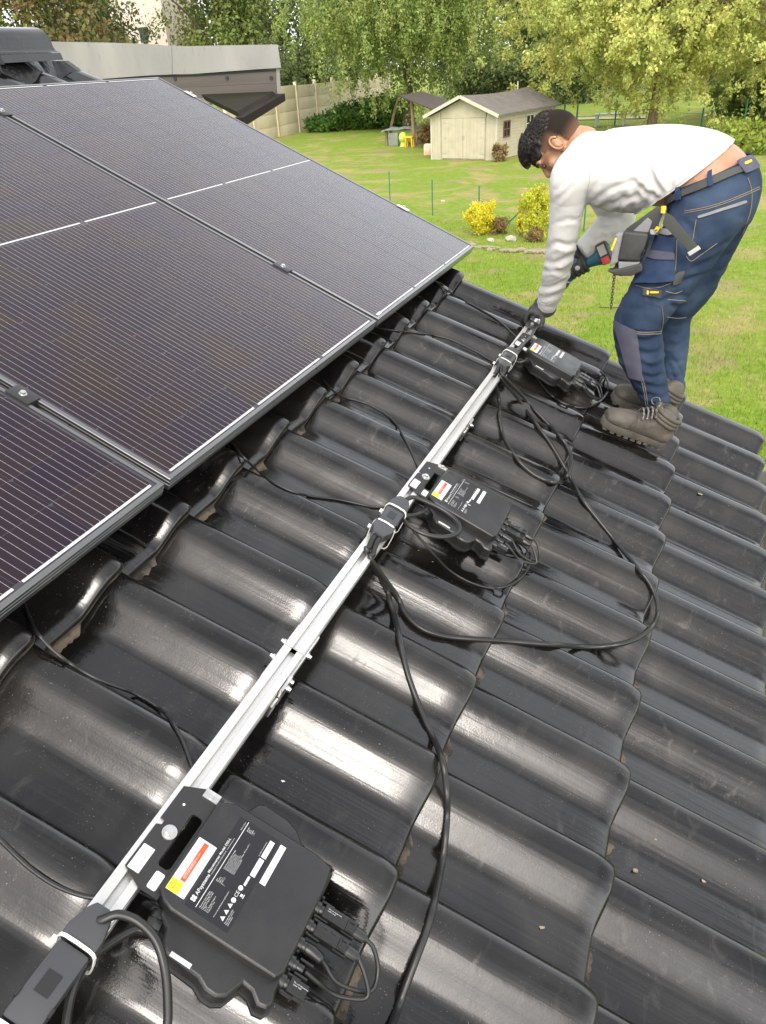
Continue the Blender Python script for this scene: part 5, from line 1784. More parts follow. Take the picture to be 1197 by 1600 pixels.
def crease_field(lines):
    """modelled folds: each (polyline, half width in picture units, depth) presses a valley with a soft ridge beside it"""
    segs = []
    for pts_, w_, dep in lines:
        c_ = catmull([(x, y, 0) for x, y in pts_], 5)
        n_ = len(c_)
        for i in range(n_ - 1):
            segs.append((c_[i].x, c_[i].y, c_[i + 1].x, c_[i + 1].y, w_, dep, i / n_, n_, id(pts_)))
    keys = sorted(set(s_[8] for s_ in segs))

    def f(p, nr):
        if nr.dot(p + K0 - CAM_POS) > 0: return 0.0
        x, y = to_px(p)
        tot = 0.0
        best = {}
        for x0, y0, x1, y1, w_, dep, t0, n_, k_ in segs:
            if abs(x - x0) > 40 or abs(y - y0) > 40: continue
            dx, dy = x1 - x0, y1 - y0
            l2 = dx * dx + dy * dy or 1e-9
            t = max(0.0, min(1.0, ((x - x0) * dx + (y - y0) * dy) / l2))
            ex, ey = x - x0 - dx * t, y - y0 - dy * t
            d_ = math.hypot(ex, ey)
            sg = 1.0 if dx * ey - dy * ex > 0 else -1.0
            tt = t0 + t / n_
            if k_ not in best or d_ < best[k_][0]: best[k_] = (d_, sg, w_, dep, tt)
        for d_, sg, w_, dep, tt in best.values():
            taper = math.sin(math.pi * min(1.0, max(0.0, tt))) ** 0.6 if 0 < tt < 1 else 0.0
            e_ = d_ / w_
            tot += taper * dep * (-math.exp(-e_ * e_) + (0.8 if sg > 0 else 0.25) * math.exp(-(e_ - 1.9) ** 2))
        return tot
    return f


SW_CREASE = crease_field([
    ([(914, 326), (935, 308), (962, 292), (990, 284)], 4.0, .009), ([(914, 330), (945, 322), (975, 312), (1000, 306)], 4.0, .009), ([(916, 318), (926, 296), (944, 272)], 4.0, .007),
    ([(1036, 304), (1022, 282), (1012, 258)], 4.5, .010), ([(1044, 300), (1052, 276), (1068, 252)], 4.0, .008), ([(1030, 312), (1008, 300), (990, 282)], 4.0, .009),
    ([(985, 330), (992, 308), (1004, 290)], 4.0, .008), ([(1005, 328), (1012, 312), (1022, 300)], 3.5, .007), ([(965, 336), (968, 318), (978, 304)], 4.0, .008),
    ([(968, 246), (984, 236), (996, 222)], 3.0, .005), ([(990, 250), (1004, 240), (1014, 228)], 3.0, .005), ([(1014, 254), (1028, 240), (1038, 226)], 3.0, .005), ([(1050, 258), (1060, 245), (1068, 230)], 3.0, .005),
    ([(866, 300), (880, 288), (896, 268)], 4.0, .006), ([(862, 320), (878, 306), (892, 290)], 4.0, .005),
    ([(852, 392), (868, 380), (886, 384), (900, 380)], 4.5, .009), ([(848, 404), (864, 412), (884, 404), (898, 396)], 4.5, .009), ([(846, 424), (862, 420), (880, 426), (894, 418)], 4.0, .006),
    ([(842, 446), (856, 450), (874, 444), (888, 440)], 4.0, .007), ([(840, 462), (852, 466), (868, 462), (878, 456)], 3.5, .006), ([(870, 350), (886, 342), (904, 346)], 4.0, .005),
    ([(930, 352), (944, 358), (958, 352)], 3.5, .006), ([(918, 368), (930, 376), (944, 370)], 3.5, .006), ([(940, 340), (952, 344), (966, 338)], 3.5, .006)])
TR_CREASE = crease_field([
    ([(1034, 524), (1012, 532), (990, 530)], 4.0, .009), ([(1038, 545), (1016, 553), (994, 548)], 4.0, .008), ([(1040, 566), (1020, 574), (1000, 568)], 4.0, .009), ([(1042, 584), (1022, 590), (1004, 586)], 3.5, .009),
    ([(1044, 602), (1026, 607), (1008, 601)], 3.5, .009), ([(1046, 618), (1028, 622), (1010, 616)], 3.5, .009), ([(1047, 633), (1030, 636), (1014, 630)], 3.0, .008),
    ([(1064, 452), (1044, 466), (1030, 472)], 4.0, .008), ([(1092, 432), (1066, 440), (1050, 452)], 4.5, .009), ([(1140, 392), (1110, 408), (1084, 418)], 5.0, .010), ([(1150, 372), (1120, 390), (1096, 400)], 4.5, .007),
    ([(1060, 340), (1076, 352), (1090, 372)], 4.5, .007), ([(1054, 356), (1066, 372), (1074, 392)], 4.5, .007), ([(1076, 502), (1060, 510), (1044, 508)], 3.5, .007), ([(1074, 530), (1060, 540), (1048, 538)], 3.5, .007),
    ([(1070, 560), (1058, 566), (1046, 562)], 3.5, .007), ([(1066, 585), (1056, 590), (1046, 586)], 3.0, .007), ([(1080, 470), (1066, 480), (1050, 478)], 4.0, .008), ([(975, 478), (992, 484), (1008, 480)], 4.0, .006),
    ([(962, 532), (974, 540), (986, 538)], 3.5, .007), ([(966, 556), (978, 562), (990, 558)], 3.5, .007), ([(978, 578), (988, 584), (998, 580)], 3.5, .006)])

# joints --------------------------------------------------------------------------
n_sh, n_el, n_wr = J(893, 268, 1.72), J(877, 385, 1.80), J(852, 482, 1.965)
f_sh, f_el, f_wr = J(925, 265, 2.04), J(968, 340, 2.16), J(914, 389, 2.05)
sp_ = [(908, 240, 1.875), (935, 260, 1.86), (985, 266, 1.82), (1035, 264, 1.79), (1085, 272, 1.765), (1110, 292, 1.75), (1122, 325, 1.74)]
SPN = [J(*p) for p in sp_]

# body (skin): head, neck, trunk, arms, legs in one surface ------------------------
hf = (CAM_RIGHT * -0.36 + CAM_DOWN * 0.72 + CAM_FWD * 0.52).normalized()       # the way the face looks
hu = (CAM_RIGHT * -0.82 + CAM_DOWN * -0.45 + CAM_FWD * 0.10)
hu = (hu - hf * hu.dot(hf)).normalized()
hr = hf.cross(hu).normalized()                                                   # his right (away from the camera)
HC = J(872, 228, 1.90)
HM = Matrix((hr, hf, hu)).transposed().to_4x4(); HM.translation = HC


def H(x, y, z): return HM @ Vector((x, y, z))


SKM = HM.to_3x3()
bb = MB()
bb.ell(H(0, -0.012, 0.028), 0.071, 0.090, 0.088, 20, 14, 0, SKM)      # skull
bb.ell(H(0, 0.022, -0.030), 0.060, 0.066, 0.082, 18, 12, 0, SKM)      # face
bb.ell(H(0, 0.050, -0.082), 0.034, 0.030, 0.026, 12, 8, 0, SKM)       # chin
bb.ell(H(0, 0.072, 0.030), 0.050, 0.018, 0.018, 12, 8, 0, SKM)        # brow
bb.tube([H(0, 0.082, 0.015), H(0, 0.098, -0.018), H(0, 0.086, -0.030)], [0.010, 0.014, 0.012], 10)   # nose
for s in (-1, 1):
    bb.ell(H(s * 0.018 * 0.8, 0.080, -0.052), 0.016, 0.012, 0.006, 10, 6, 0, SKM)      # lips
    bb.ell(H(s * 0.046, 0.050, -0.018), 0.020, 0.022, 0.020, 10, 8, 0, SKM)          # cheek
    bb.ell(H(s * 0.073, -0.008, -0.008), 0.007, 0.018, 0.031, 12, 8, 0, SKM)         # ear
    bb.ell(H(s * 0.079, -0.014, 0.002), 0.006, 0.014, 0.022, 12, 8, 0, SKM)
loft(bb, [(H(0, -0.02, -0.02), .058, .056), (H(0, -0.045, -0.085), .056, .058), (J(908, 238, 1.875), .068, .075), (J(925, 250, 1.865), .09, .12)])
loft(bb, [(SPN[1], .10, .15), (SPN[2], .115, .150), (SPN[3], .116, .145), (SPN[4], .122, .146), (SPN[5], .130, .150), (SPN[6], .110, .140)])
loft(bb, [(n_sh, .05, .05), (n_el, .040, .040), (n_wr, .028, .028)])
loft(bb, [(f_sh, .05, .05), (f_el, .040, .040), (f_wr, .028, .028)])
n_hip, n_kn, n_an = J(1110, 338, 1.645), J(997, 507, 1.60), J(1030, 650, 1.605)
f_hip, f_kn, f_an = J(1128, 335, 1.84), J(1045, 500, 1.87), J(1050, 612, 1.86)
loft(bb, [(n_hip, .085, .075), (n_kn, .055, .055), (n_an, .035, .035)])
loft(bb, [(f_hip, .075, .065), (f_kn, .055, .055), (f_an, .035, .035)])
body = finish(remeshed(bb, 'body', 0.0052, 3), M_skin, 'body', wk)
bvh_body = BVHTree.FromObject(body, bpy.context.evaluated_depsgraph_get())
# eyes and brows
for s in (-1, 1):
    e_ = MB(); e_.ell(H(s * 0.030, 0.076, 0.008), 0.011, 0.008, 0.007, 12, 8, 0, SKM); e_.build('eye', mat('eye_dark', (0.05, 0.035, 0.03), 0.2), body)
    e_ = MB(); e_.tube([H(s * 0.012, 0.090, 0.028), H(s * 0.030, 0.088, 0.034), H(s * 0.048, 0.076, 0.028)], [0.003, 0.0042, 0.002], 6); e_.build('eyebrow', M_hair, body)
# ear detail: rim and hollow
for s in (-1, 1):
    e_ = MB()
    rim = [H(s * 0.083, -0.012 + 0.016 * math.cos(a), 0.000 + 0.027 * math.sin(a)) for a in [math.radians(q) for q in range(-120, 171, 20)]]
    e_.tube(rim, 0.0042, 6)
    e_.ell(H(s * 0.0845, -0.008, -0.004), 0.0012, 0.006, 0.010, 8, 6, 0, SKM)
    e_.build('ear_rim', M_skin, body, sharp=80)

# hair ------------------------------------------------------------------------------
fade = MB(); fade.ell(H(0, -0.020, 0.022), 0.0775, 0.0905, 0.090, 28, 20, 0, SKM)
fme = fade.mesh('tmp', M_fade)
bm = bmesh.new(); bm.from_mesh(fme)
HI = HM.inverted()
dele = []
for f in bm.faces:
    q = HI @ f.calc_center_median()
    line = 0.012 + 0.6 * max(0, q.y - 0.005) if q.y > -0.03 else -0.05 - 0.25 * (q.y + 0.03) * 0
    if q.z < line - (0.0 if q.y > -0.03 else 0.0): dele.append(f)
    elif q.y > 0.036: dele.append(f)
bmesh.ops.delete(bm, geom=dele, context='FACES')
bm.to_mesh(fme); bm.free(); fme.name = 'cropped_hair'
at_ = fme.attributes.new('hair_cover', 'FLOAT', 'POINT')
for i_, v_ in enumerate(fme.vertices):
    q = HI @ v_.co
    ln_ = 0.012 + 0.6 * max(0, q.y - 0.005) if q.y > -0.03 else -0.05
    at_.data[i_].value = max(0.0, min(1.0, (q.z - ln_) / 0.06 + 0.12))
nt_ = M_fade.node_tree
an_ = nt_.nodes.new('ShaderNodeAttribute'); an_.attribute_name = 'hair_cover'
nz_ = nt_.nodes.new('ShaderNodeTexNoise'); nz_.inputs['Scale'].default_value = 260.0
mt_ = nt_.nodes.new('ShaderNodeMath'); mt_.operation = 'MULTIPLY_ADD'; mt_.inputs[1].default_value = 0.7; mt_.inputs[2].default_value = -0.35
nt_.links.new(nz_.outputs['Fac'], mt_.inputs[0])
ma_ = nt_.nodes.new('ShaderNodeMath'); ma_.operation = 'ADD'; ma_.use_clamp = True
nt_.links.new(an_.outputs['Fac'], ma_.inputs[0]); nt_.links.new(mt_.outputs[0], ma_.inputs[1])
mx_ = nt_.nodes.new('ShaderNodeMix'); mx_.data_type = 'RGBA'
mx_.inputs['A'].default_value = (0.20, 0.11, 0.07, 1); mx_.inputs['B'].default_value = (0.013, 0.010, 0.0085, 1)
nt_.links.new(ma_.outputs[0], mx_.inputs['Factor'])
nt_.links.new(mx_.outputs['Result'], nt_.nodes['Principled BSDF'].inputs['Base Color'])
hair = link('cropped_hair', fme, body)
top = MB(); top.ell(H(0, -0.002, 0.060), 0.073, 0.094, 0.058, 26, 16, 0, SKM)
tme = remeshed(top, 'hair', 0.0065, 1)
rh = random.Random(2)
hair_top = finish(tme, M_hair, 'hair', body, disp=lambda p, n_: 0.010 * noise.noise(p * 55) + 0.006 * noise.noise(p * 120))
cl = MB()
for i in range(1700):
    th_, ph_ = rh.uniform(0, 6.283), math.acos(rh.uniform(0.0, 1.0))
    p = Vector((0.072 * math.sin(ph_) * math.cos(th_), 0.006 + 0.093 * math.sin(ph_) * math.sin(th_), 0.068 + 0.058 * math.cos(ph_)))
    if p.y < -0.075 and rh.random() < 0.7: continue
    nrm = Vector((p.x / .07 ** 2, (p.y - .006) / .09 ** 2, (p.z - .068) / .06 ** 2)).normalized()
    tn = nrm.cross(Vector((rh.uniform(-1, 1), rh.uniform(-1, 1), rh.uniform(-1, 1)))).normalized()
    bt_ = nrm.cross(tn)
    r_ = rh.uniform(0.003, 0.008) * (1.3 if p.y > 0.02 else 0.7); pts2 = []
    for k_ in range(9):
        a = k_ * 0.6
        pts2.append(HM @ (p + nrm * (0.0005 + (0.0018 if p.y > 0.02 else 0.0008) * k_) + (tn * math.cos(a) + bt_ * math.sin(a)) * r_))
    cl.tube(pts2, [0.0009] * 8 + [0.0003], 3)
tag(cl.build('curls', M_hair, hair_top, sharp=80), kind='stuff')

# sweatshirt -------------------------------------------------------------------------
sb_ = MB()
loft(sb_, [(J(900, 228, 1.885), .058, .07), (J(918, 246, 1.87), .10, .15), (SPN[1] + Vector((0, 0, 0.0)), .118, .185), (SPN[2], .136, .178), (SPN[3], .134, .165), (SPN[4], .137, .158), (SPN[5], .143, .160)], per=6, seg=26)
loft(sb_, [(J(915, 258, 1.77), .085, .085), (n_sh + Vector((0, 0, -0.02)), .072, .070), (J(886, 325, 1.755), .061, .060), (n_el, .055, .055), (J(867, 435, 1.88), .053, .052), (J(856, 470, 1.945), .045, .044), (J(851, 486, 1.972), .036, .036)], per=6, seg=20)
loft(sb_, [(J(935, 265, 2.0), .085, .085), (f_sh, .078, .075), (J(950, 310, 2.12), .068, .066), (f_el, .064, .062), (J(940, 365, 2.10), .056, .054), (f_wr, .042, .042), (J(908, 394, 2.04), .037, .037)], per=6, seg=20)
P1, P2 = J(1028, 314, 1.60), J(1146, 220, 1.745)
hem_n = (P2 - P1).cross(LAT).normalized()
if hem_n.dot(SPN[6] - SPN[2]) < 0: hem_n = -hem_n
arm_ax = (n_wr - n_sh).normalized()


def fold_sweat(p, nr):
    d = 0.0
    # arm folds: rings across the sleeve
    t = (p - n_sh).dot(arm_ax)
    rad = ((p - n_sh) - arm_ax * t).length
    if rad < 0.14 and t > 0.03:
        k_ = min(1.0, max(0.0, (t - 0.03) / 0.2))
        q = noise.noise(Vector((t * 11 + 1.6 * noise.noise(p * 6) + p.x * 6, p.x * 5, p.y * 5)))
        q3 = noise.noise(Vector((t * 30 + 40, p.x * 16 + 3 * noise.noise(p * 9), p.y * 16)))
        d += (0.35 + k_) * (-0.0045 * max(0.0, 1 - abs(q) * 3.5) - 0.0012 * max(0.0, 1 - abs(q3) * 4)) + 0.0015 * (0.3 + k_) * q
    # hanging folds at the belly, fanning from the armpit
    low = max(0.0, min(1.0, (-nr.z + 0.55) / 0.9))
    q = noise.noise(Vector((p.x * 17 + p.z * 9, p.y * 5, p.z * 5)))
    if rad >= 0.13:
        d += 0.004 * low * (0.4 - abs(q) * 1.7) - 0.006 * low * max(0.0, 1 - abs(noise.noise(Vector((p.x * 13 + p.z * 9, p.y * 3, p.z * 2 - p.x * 1.5)))) * 3.5)
    d *= 0.45
    d += 0.003 * noise.noise(p * 7) + 0.6 * SW_CREASE(p, nr)
    return d


swme = remeshed(sb_, 'sweatshirt', 0.0068, 8)
sweat = finish(swme, M_sweat, 'sweatshirt', wk, cuts=[(P1, hem_n)], disp=fold_sweat, solid=0.006, near=((P1 + P2) / 2, 0.36))

BS = None
# trousers ---------------------------------------------------------------------------
tb_ = MB()
loft(tb_, [(SPN[4], .136, .152), (SPN[5], .146, .163), (J(1114, 318, 1.74), .140, .172), (J(1110, 350, 1.735), .120, .172)], per=6, seg=26)
tb_.ell(J(1117, 314, 1.66), .110, .098, .113, 20, 14)
tb_.ell(J(1129, 308, 1.83), .106, .105, .125, 20, 14)
loft(tb_, [(J(1110, 325, 1.655), .118, .100), (J(1082, 375, 1.635), .106, .092), (J(1045, 430, 1.615), .097, .089), (J(1010, 480, 1.60), .086, .082), (J(996, 510, 1.60), .083, .080), (J(1001, 548, 1.60), .079, .075), (J(1012, 585, 1.60), .064, .064), (J(1023, 618, 1.60), .053, .054), (J(1029, 650, 1.605), .046, .049)], per=6, seg=22)
loft(tb_, [(J(1122, 325, 1.83), .118, .098), (J(1102, 380, 1.85), .105, .095), (J(1075, 440, 1.865), .100, .095), (J(1048, 490, 1.87), .080, .080), (J(1046, 530, 1.87), .074, .074), (J(1046, 570, 1.865), .062, .062), (J(1050, 600, 1.86), .050, .050), (J(1052, 620, 1.86), .044, .046)], per=6, seg=22)
Q1, Q2 = J(1035, 306, 1.60), J(1172, 240, 1.755)
wst_n = (Q2 - Q1).cross(LAT).normalized()
if wst_n.dot(SPN[6] - SPN[2]) > 0: wst_n = -wst_n


def fold_den(p, nr):
    z = p.z + K0.z
    low = max(0.0, min(1.0, (3.62 - z) / 0.3))
    q = noise.noise(Vector((p.x * 5, p.y * 5, p.z * 26 + 2.0 * noise.noise(p * 6))))
    d = 0.005 * low * (0.42 - abs(q) * 1.7) - 0.010 * low * max(0.0, 1 - abs(noise.noise(Vector((p.x * 7 + 9, p.y * 7, p.z * 17 + 2.5 * noise.noise(p * 7))))) * 4.5)
    mid = max(0.0, 1 - abs(z - 3.70) / 0.16)
    q2 = noise.noise(Vector((p.x * 9 + p.z * 14, p.y * 6, p.z * 9 - p.x * 10)))
    d += -0.010 * mid * max(0.0, 1 - abs(q2) * 4.5) + 0.003 * mid
    d *= 0.6
    d += 0.003 * noise.noise(p * 9) + (0.65 + 0.5 * noise.noise(p * 5)) * TR_CREASE(p, nr)
    return d


trme = remeshed(tb_, 'trousers', 0.0068, 7)
trous = finish(trme, M_denim, 'trousers', wk, cuts=[(Q1, wst_n)], disp=fold_den, solid=0.005)
dgp = bpy.context.evaluated_depsgraph_get()
dgp.update()


def bvh_of(*objs):
    vs2, fs2 = [], []
    for o_ in objs:
        k_ = len(vs2)
        vs2 += [v_.co.copy() for v_ in o_.data.vertices]
        fs2 += [tuple(i + k_ for i in p_.vertices) for p_ in o_.data.polygons]
    return BVHTree.FromPolygons(vs2, fs2)


BT = bvh_of(trous)
BSW = bvh_of(sweat)
BB = bvh_of(trous, body)
CL = CAM_POS - K0


def hit(px, py, tree_, fall=3.0):
    d = ray(px, py)
    loc, nr, _, dist = tree_.ray_cast(CL, d)
    if loc is None:
        return None
    if nr.dot(d) > 0: nr = -nr
    return loc, nr


def patch(name, corners, m, parent, off=0.004, thick=0.003, nu=10, nv=10, tree_=None, bevel=0.0):
    """cloth piece lying on the garment under a four-cornered outline"""
    tree_ = tree_ or BT
    tl, tr2, br, bl = [Vector((x, y, 0)) for x, y in corners]
    top_, last = [], None
    for j in range(nv + 1):
        row = []
        for i in range(nu + 1):
            s, t = i / nu, j / nv
            p = tl.lerp(tr2, s).lerp(bl.lerp(br, s), t)
            h_ = hit(p.x, p.y, tree_)
            if h_: last = (h_[0] - CL).dot(CAM_FWD)
            row.append((p, h_))
        top_.append(row)
    pos = {}
    for j in range(nv + 1):
        for i in range(nu + 1):
            p, h_ = top_[j][i]
            if h_: pos[i, j] = (h_[0], h_[1])
            else:
                d = ray(p.x, p.y); pos[i, j] = (CL + d * ((last or 2.6) / d.dot(CAM_FWD)), -d)
    # gentle smoothing so that the piece bridges small folds
    for it in range(2):
        npos = {}
        for (i, j), (q, n_) in pos.items():
            nb2 = [pos[k_] for k_ in ((i - 1, j), (i + 1, j), (i, j - 1), (i, j + 1)) if k_ in pos]
            npos[i, j] = (q * 0.5 + sum((b_[0] for b_ in nb2), Vector()) * (0.5 / len(nb2)), (n_ + sum((b_[1] for b_ in nb2), Vector()) / len(nb2)).normalized())
        pos = npos
    mb2 = MB(); idx = {}
    vs2 = []
    for lev in (0, 1):
        for j in range(nv + 1):
            for i in range(nu + 1):
                q, n_ = pos[i, j]
                idx[i, j, lev] = len(vs2)
                vs2.append(q + n_ * (off if lev == 0 else off - thick))
    fs2 = []
    for j in range(nv):
        for i in range(nu):
            fs2.append((idx[i, j, 0], idx[i, j + 1, 0], idx[i + 1, j + 1, 0], idx[i + 1, j, 0]))
    brd = [(i, 0) for i in range(nu)] + [(nu, j) for j in range(nv)] + [(i, nv) for i in range(nu, 0, -1)] + [(0, j) for j in range(nv, 0, -1)]
    for a, b_ in zip(brd, brd[1:] + brd[:1]):
        fs2.append((idx[a[0], a[1], 0], idx[b_[0], b_[1], 0], idx[b_[0], b_[1], 1], idx[a[0], a[1], 1]))
    mb2.add(vs2, fs2)
    return mb2.build(name, m, parent, sharp=50)


def stitch(name, pts_, parent, r=0.0011, off=0.0015, tree_=None, m=None):
    tree_ = tree_ or BT
    path = []
    for p in catmull([(x, y, 0) for x, y in pts_], 6):
        h_ = hit(p.x, p.y, tree_)
        if h_: path.append(h_[0] + h_[1] * off)
    if len(path) > 2:
        MB().tube(path, r, 5).build(name, m or M_thread, parent, sharp=80)


# belt, loops, patch
bl_ = patch('belt', [(1037, 308), (1172, 252), (1176, 264), (1040, 322)], M_belt, trous, off=0.010, thick=0.006, nu=22, nv=3, tree_=BB)
for (x, y) in ((1061, 302), (1108, 280)):
    patch('belt_loop', [(x - 4, y - 11), (x + 4, y - 14), (x + 8, y + 12), (x, y + 15)], M_denim2, trous, off=0.016, thick=0.005, nu=3, nv=8, tree_=BB)
bp_ = patch('waist_patch', [(1145, 254), (1170, 243), (1184, 264), (1160, 276)], M_knee, trous, off=0.014, thick=0.004, nu=6, nv=6, tree_=BB)
patch('badge', [(1156, 257), (1169, 252), (1171, 257), (1158, 263)], M_gold, bp_, off=0.0155, thick=0.001, nu=3, nv=2, tree_=BB)
# pockets and panels
patch('pocket_strip', [(1088, 337), (1166, 311), (1168, 317), (1089, 343)], M_greycloth, trous, off=0.005, nu=14, nv=2)
patch('knee_panel', [(958, 497), (996, 515), (1006, 596), (984, 590)], M_knee, trous, off=0.009, thick=0.008, nu=8, nv=14)
cp = patch('cargo_pocket', [(972, 462), (1034, 478), (1033, 518), (966, 512)], M_denim, trous, off=0.007, thick=0.006, nu=12, nv=10)
hp = patch('holster_pocket', [(1016, 366), (1058, 370), (1054, 440), (994, 446)], M_denim2, trous, off=0.022, thick=0.018, nu=12, nv=14)
patch('holster_rim', [(1014, 357), (1059, 361), (1058, 371), (1015, 367)], M_greycloth, trous, off=0.025, thick=0.02, nu=10, nv=3)
patch('holster_band', [(1004, 392), (1058, 394), (1057, 407), (1003, 406)], M_knee, trous, off=0.027, thick=0.006, nu=12, nv=4)
patch('loop_panel', [(1056, 424), (1072, 422), (1062, 442), (1048, 446)], M_blackcloth, trous, off=0.010, thick=0.006, nu=5, nv=5)
bd = patch('brand_tag', [(1006, 449), (1038, 452), (1034, 465), (1004, 462)], M_blackcloth, trous, off=0.0105, thick=0.006, nu=8, nv=4)
patch('badge', [(1011, 452), (1016, 453), (1014, 461), (1010, 460)], M_gold, bd, off=0.0125, thick=0.001, nu=2, nv=3)
patch('badge', [(1017, 454), (1032, 454), (1031, 458), (1016, 458)], M_gold, bd, off=0.0125, thick=0.001, nu=4, nv=2)
for pts2 in ([(1070, 330), (1110, 322), (1150, 308), (1186, 292)], [(1070, 333), (1110, 325), (1150, 311), (1187, 295)], [(1168, 278), (1174, 300), (1172, 330), (1160, 365)], [(1088, 343), (1082, 375), (1076, 400)],
             [(968, 512), (1000, 519), (1033, 518)], [(968, 515), (1000, 522), (1033, 521)], [(985, 522), (992, 555), (1000, 585), (1006, 610), (1010, 636)], [(988, 522), (995, 555), (1003, 585), (1009, 610), (1013, 636)],
             [(994, 446), (1010, 450), (1030, 449), (1054, 440)], [(1058, 372), (1056, 410), (1053, 438)], [(985, 470), (982, 490), (980, 509)], [(1022, 478), (1021, 498), (1020, 512)],
             [(1034, 478), (1036, 500), (1033, 518)], [(1040, 455), (1055, 458), (1066, 454)], [(1043, 468), (1056, 469), (1072, 470)], [(1042, 495), (1058, 497), (1072, 496)],
             [(1012, 642), (1030, 645), (1047, 640)], [(1072, 400), (1080, 408), (1095, 398), (1120, 380)]):
    stitch('seam', pts2, trous)

M_seamw = mat('sweatshirt_seam', (0.46, 0.45, 0.44), 0.9)
for pts2 in ([(902, 212), (915, 240), (922, 270), (918, 300), (912, 322)], [(1024, 316), (1060, 288), (1100, 258), (1142, 226)], [(840, 470), (852, 476), (866, 472)]):
    stitch('seam', pts2, sweat, 0.0013, 0.0006, BSW, M_seamw)

# boots ------------------------------------------------------------------------------
def boot(toe, heel, ankle, name, lat_sign):
    T = RP(*on_roof(*toe, -0.072)) - K0; Hh = RP(*on_roof(*heel, -0.072)) - K0
    d = (T - Hh); L_ = d.length; d.normalize()
    upv = RV(0, 0, 1); upv = (upv - d * upv.dot(d)).normalized()
    side = d.cross(upv)
    Mx = Matrix((d, side, upv)).transposed().to_4x4(); Mx.translation = Hh
    B = lambda x, y, z: Mx @ Vector((x * L_, y, z))
    mb2 = MB()
    ax = ankle
    for (x, w_, hgt) in ():
        pass
    loft(mb2, [(B(0.02, 0, .038), .028, .030), (B(0.10, 0, .046), .038, .036), (B(0.30, 0, .050), .042, .036), (B(0.55, 0.002, .049), .040, .038), (B(0.75, 0.004, .042), .035, .043), (B(0.90, 0.004, .036), .029, .041), (B(0.985, 0.003, .032), .018, .026)], per=5, seg=18, lat=side)
    loft(mb2, [(B(0.20, 0, .04), .052, .036), (B(0.215, 0, .075), .050, .037), (B(0.22, 0, .105), .048, .039), (ax * 0.5 + B(0.22, 0, .13) * 0.5, .048, .042)], per=5, seg=18, lat=side)
    loft(mb2, [(B(0.32, 0, .06), .055, .036), (B(0.42, 0, .075), .04, .034)], per=4, seg=14, lat=side)
    me2 = remeshed(mb2, name, 0.0055, 3)
    o_ = finish(me2, M_boot, name, wk, disp=lambda p, n_: 0.0022 * (0.4 - 1.4 * abs(noise.noise(p * 34))))
    # sole
    out = []
    for x, w_ in ((0.0, .020), (0.04, .030), (0.15, .034), (0.35, .031), (0.55, .036), (0.75, .043), (0.90, .040), (0.98, .027), (1.01, .011)):
        out.append((x, w_))
    pl2 = [(x * L_, w_) for x, w_ in out] + [(x * L_, -w_) for x, w_ in out[::-1]]
    s2 = MB(); s2.prism(pl2[::-1], 0.002, 0.026, 0, Mx)
    so = s2.build('sole', M_sole, o_, bevel=0.004)
    for i in range(9):
        q = MB(); x = (0.04 + 0.108 * i) * L_
        q.box(x, x + 0.016, -0.038 if 2 < i < 8 else -0.030, 0.038 if 2 < i < 8 else 0.030, -0.006, 0.0018, 0, Mx); q.build('lug', M_sole, so)
    # toe cap seam, collar rolls, laces
    for k_, (xa, zz) in enumerate(((0.22, .098), (0.22, .112), (0.22, .126))):
        ring = [B(xa, 0.041 * math.sin(2 * math.pi * a / 20), zz + 0.010 * math.cos(2 * math.pi * a / 20)) + d * (0.050 * math.cos(2 * math.pi * a / 20)) for a in range(21)]
        q = MB(); q.tube(ring, 0.0085, 8, cap=False); q.build('collar_roll', M_boot, o_, sharp=80)
    for xs2, nm in (([(0.66, .05), (0.62, .075), (0.60, .092), (0.62, .075), (0.66, .05)], 'cap_seam'),):
        q = MB(); q.tube([B(x, sg * 0.052 * (1 if i in (0, 4) else (0.8 if i in (1, 3) else 0)), z) for i, ((x, z), sg) in enumerate(zip(xs2, (1, 1, 0, -1, -1)))], 0.0022, 6); q.build(nm, M_sole, o_, sharp=80)
    M_lace = mat('speckled_lace', (0.24, 0.22, 0.19), 0.8, col2=(0.03, 0.03, 0.03), scale=160)
    for k_ in range(5):
        x, z = 0.56 - 0.050 * k_, 0.100 + 0.0085 * k_
        q = MB(); q.tube(catmull([B(x - .01, -0.032, z - .018), B(x, -0.016, z + 0.001), B(x + .012, 0, z + .007), B(x, 0.016, z + 0.001), B(x - .01, 0.032, z - .018)], 4), 0.0034, 6); q.build('lace', M_lace, o_, sharp=80)
    for sg in (-1, 1):
        q = MB(); q.tube(catmull([B(0.40, 0, .146), B(0.44, sg * 0.02, .158), B(0.48, sg * 0.038, .138), B(0.44, sg * 0.03, .125), B(0.40, 0, .144)], 5), 0.0022, 5); q.build('lace', M_lace, o_, sharp=80)
    return o_


boot((938, 660), (1034, 697), J(1028, 650, 1.605), 'boot', 1)
boot((954, 622), (1040, 655), J(1050, 618, 1.86), 'boot', -1)

# gloved hands -----------------------------------------------------------------------
def finger(mb2, pts_, r0):
    c_ = catmull(pts_, 4)
    mb2.tube(c_, [r0 * (1.0 - 0.25 * i / (len(c_) - 1)) for i in range(len(c_))], 10)
    mb2.ell(c_[-1], r0 * 0.78, r0 * 0.78, r0 * 0.78, 10, 8)


RK = lambda u_, v_, n_: RP(u_, v_, n_) - K0
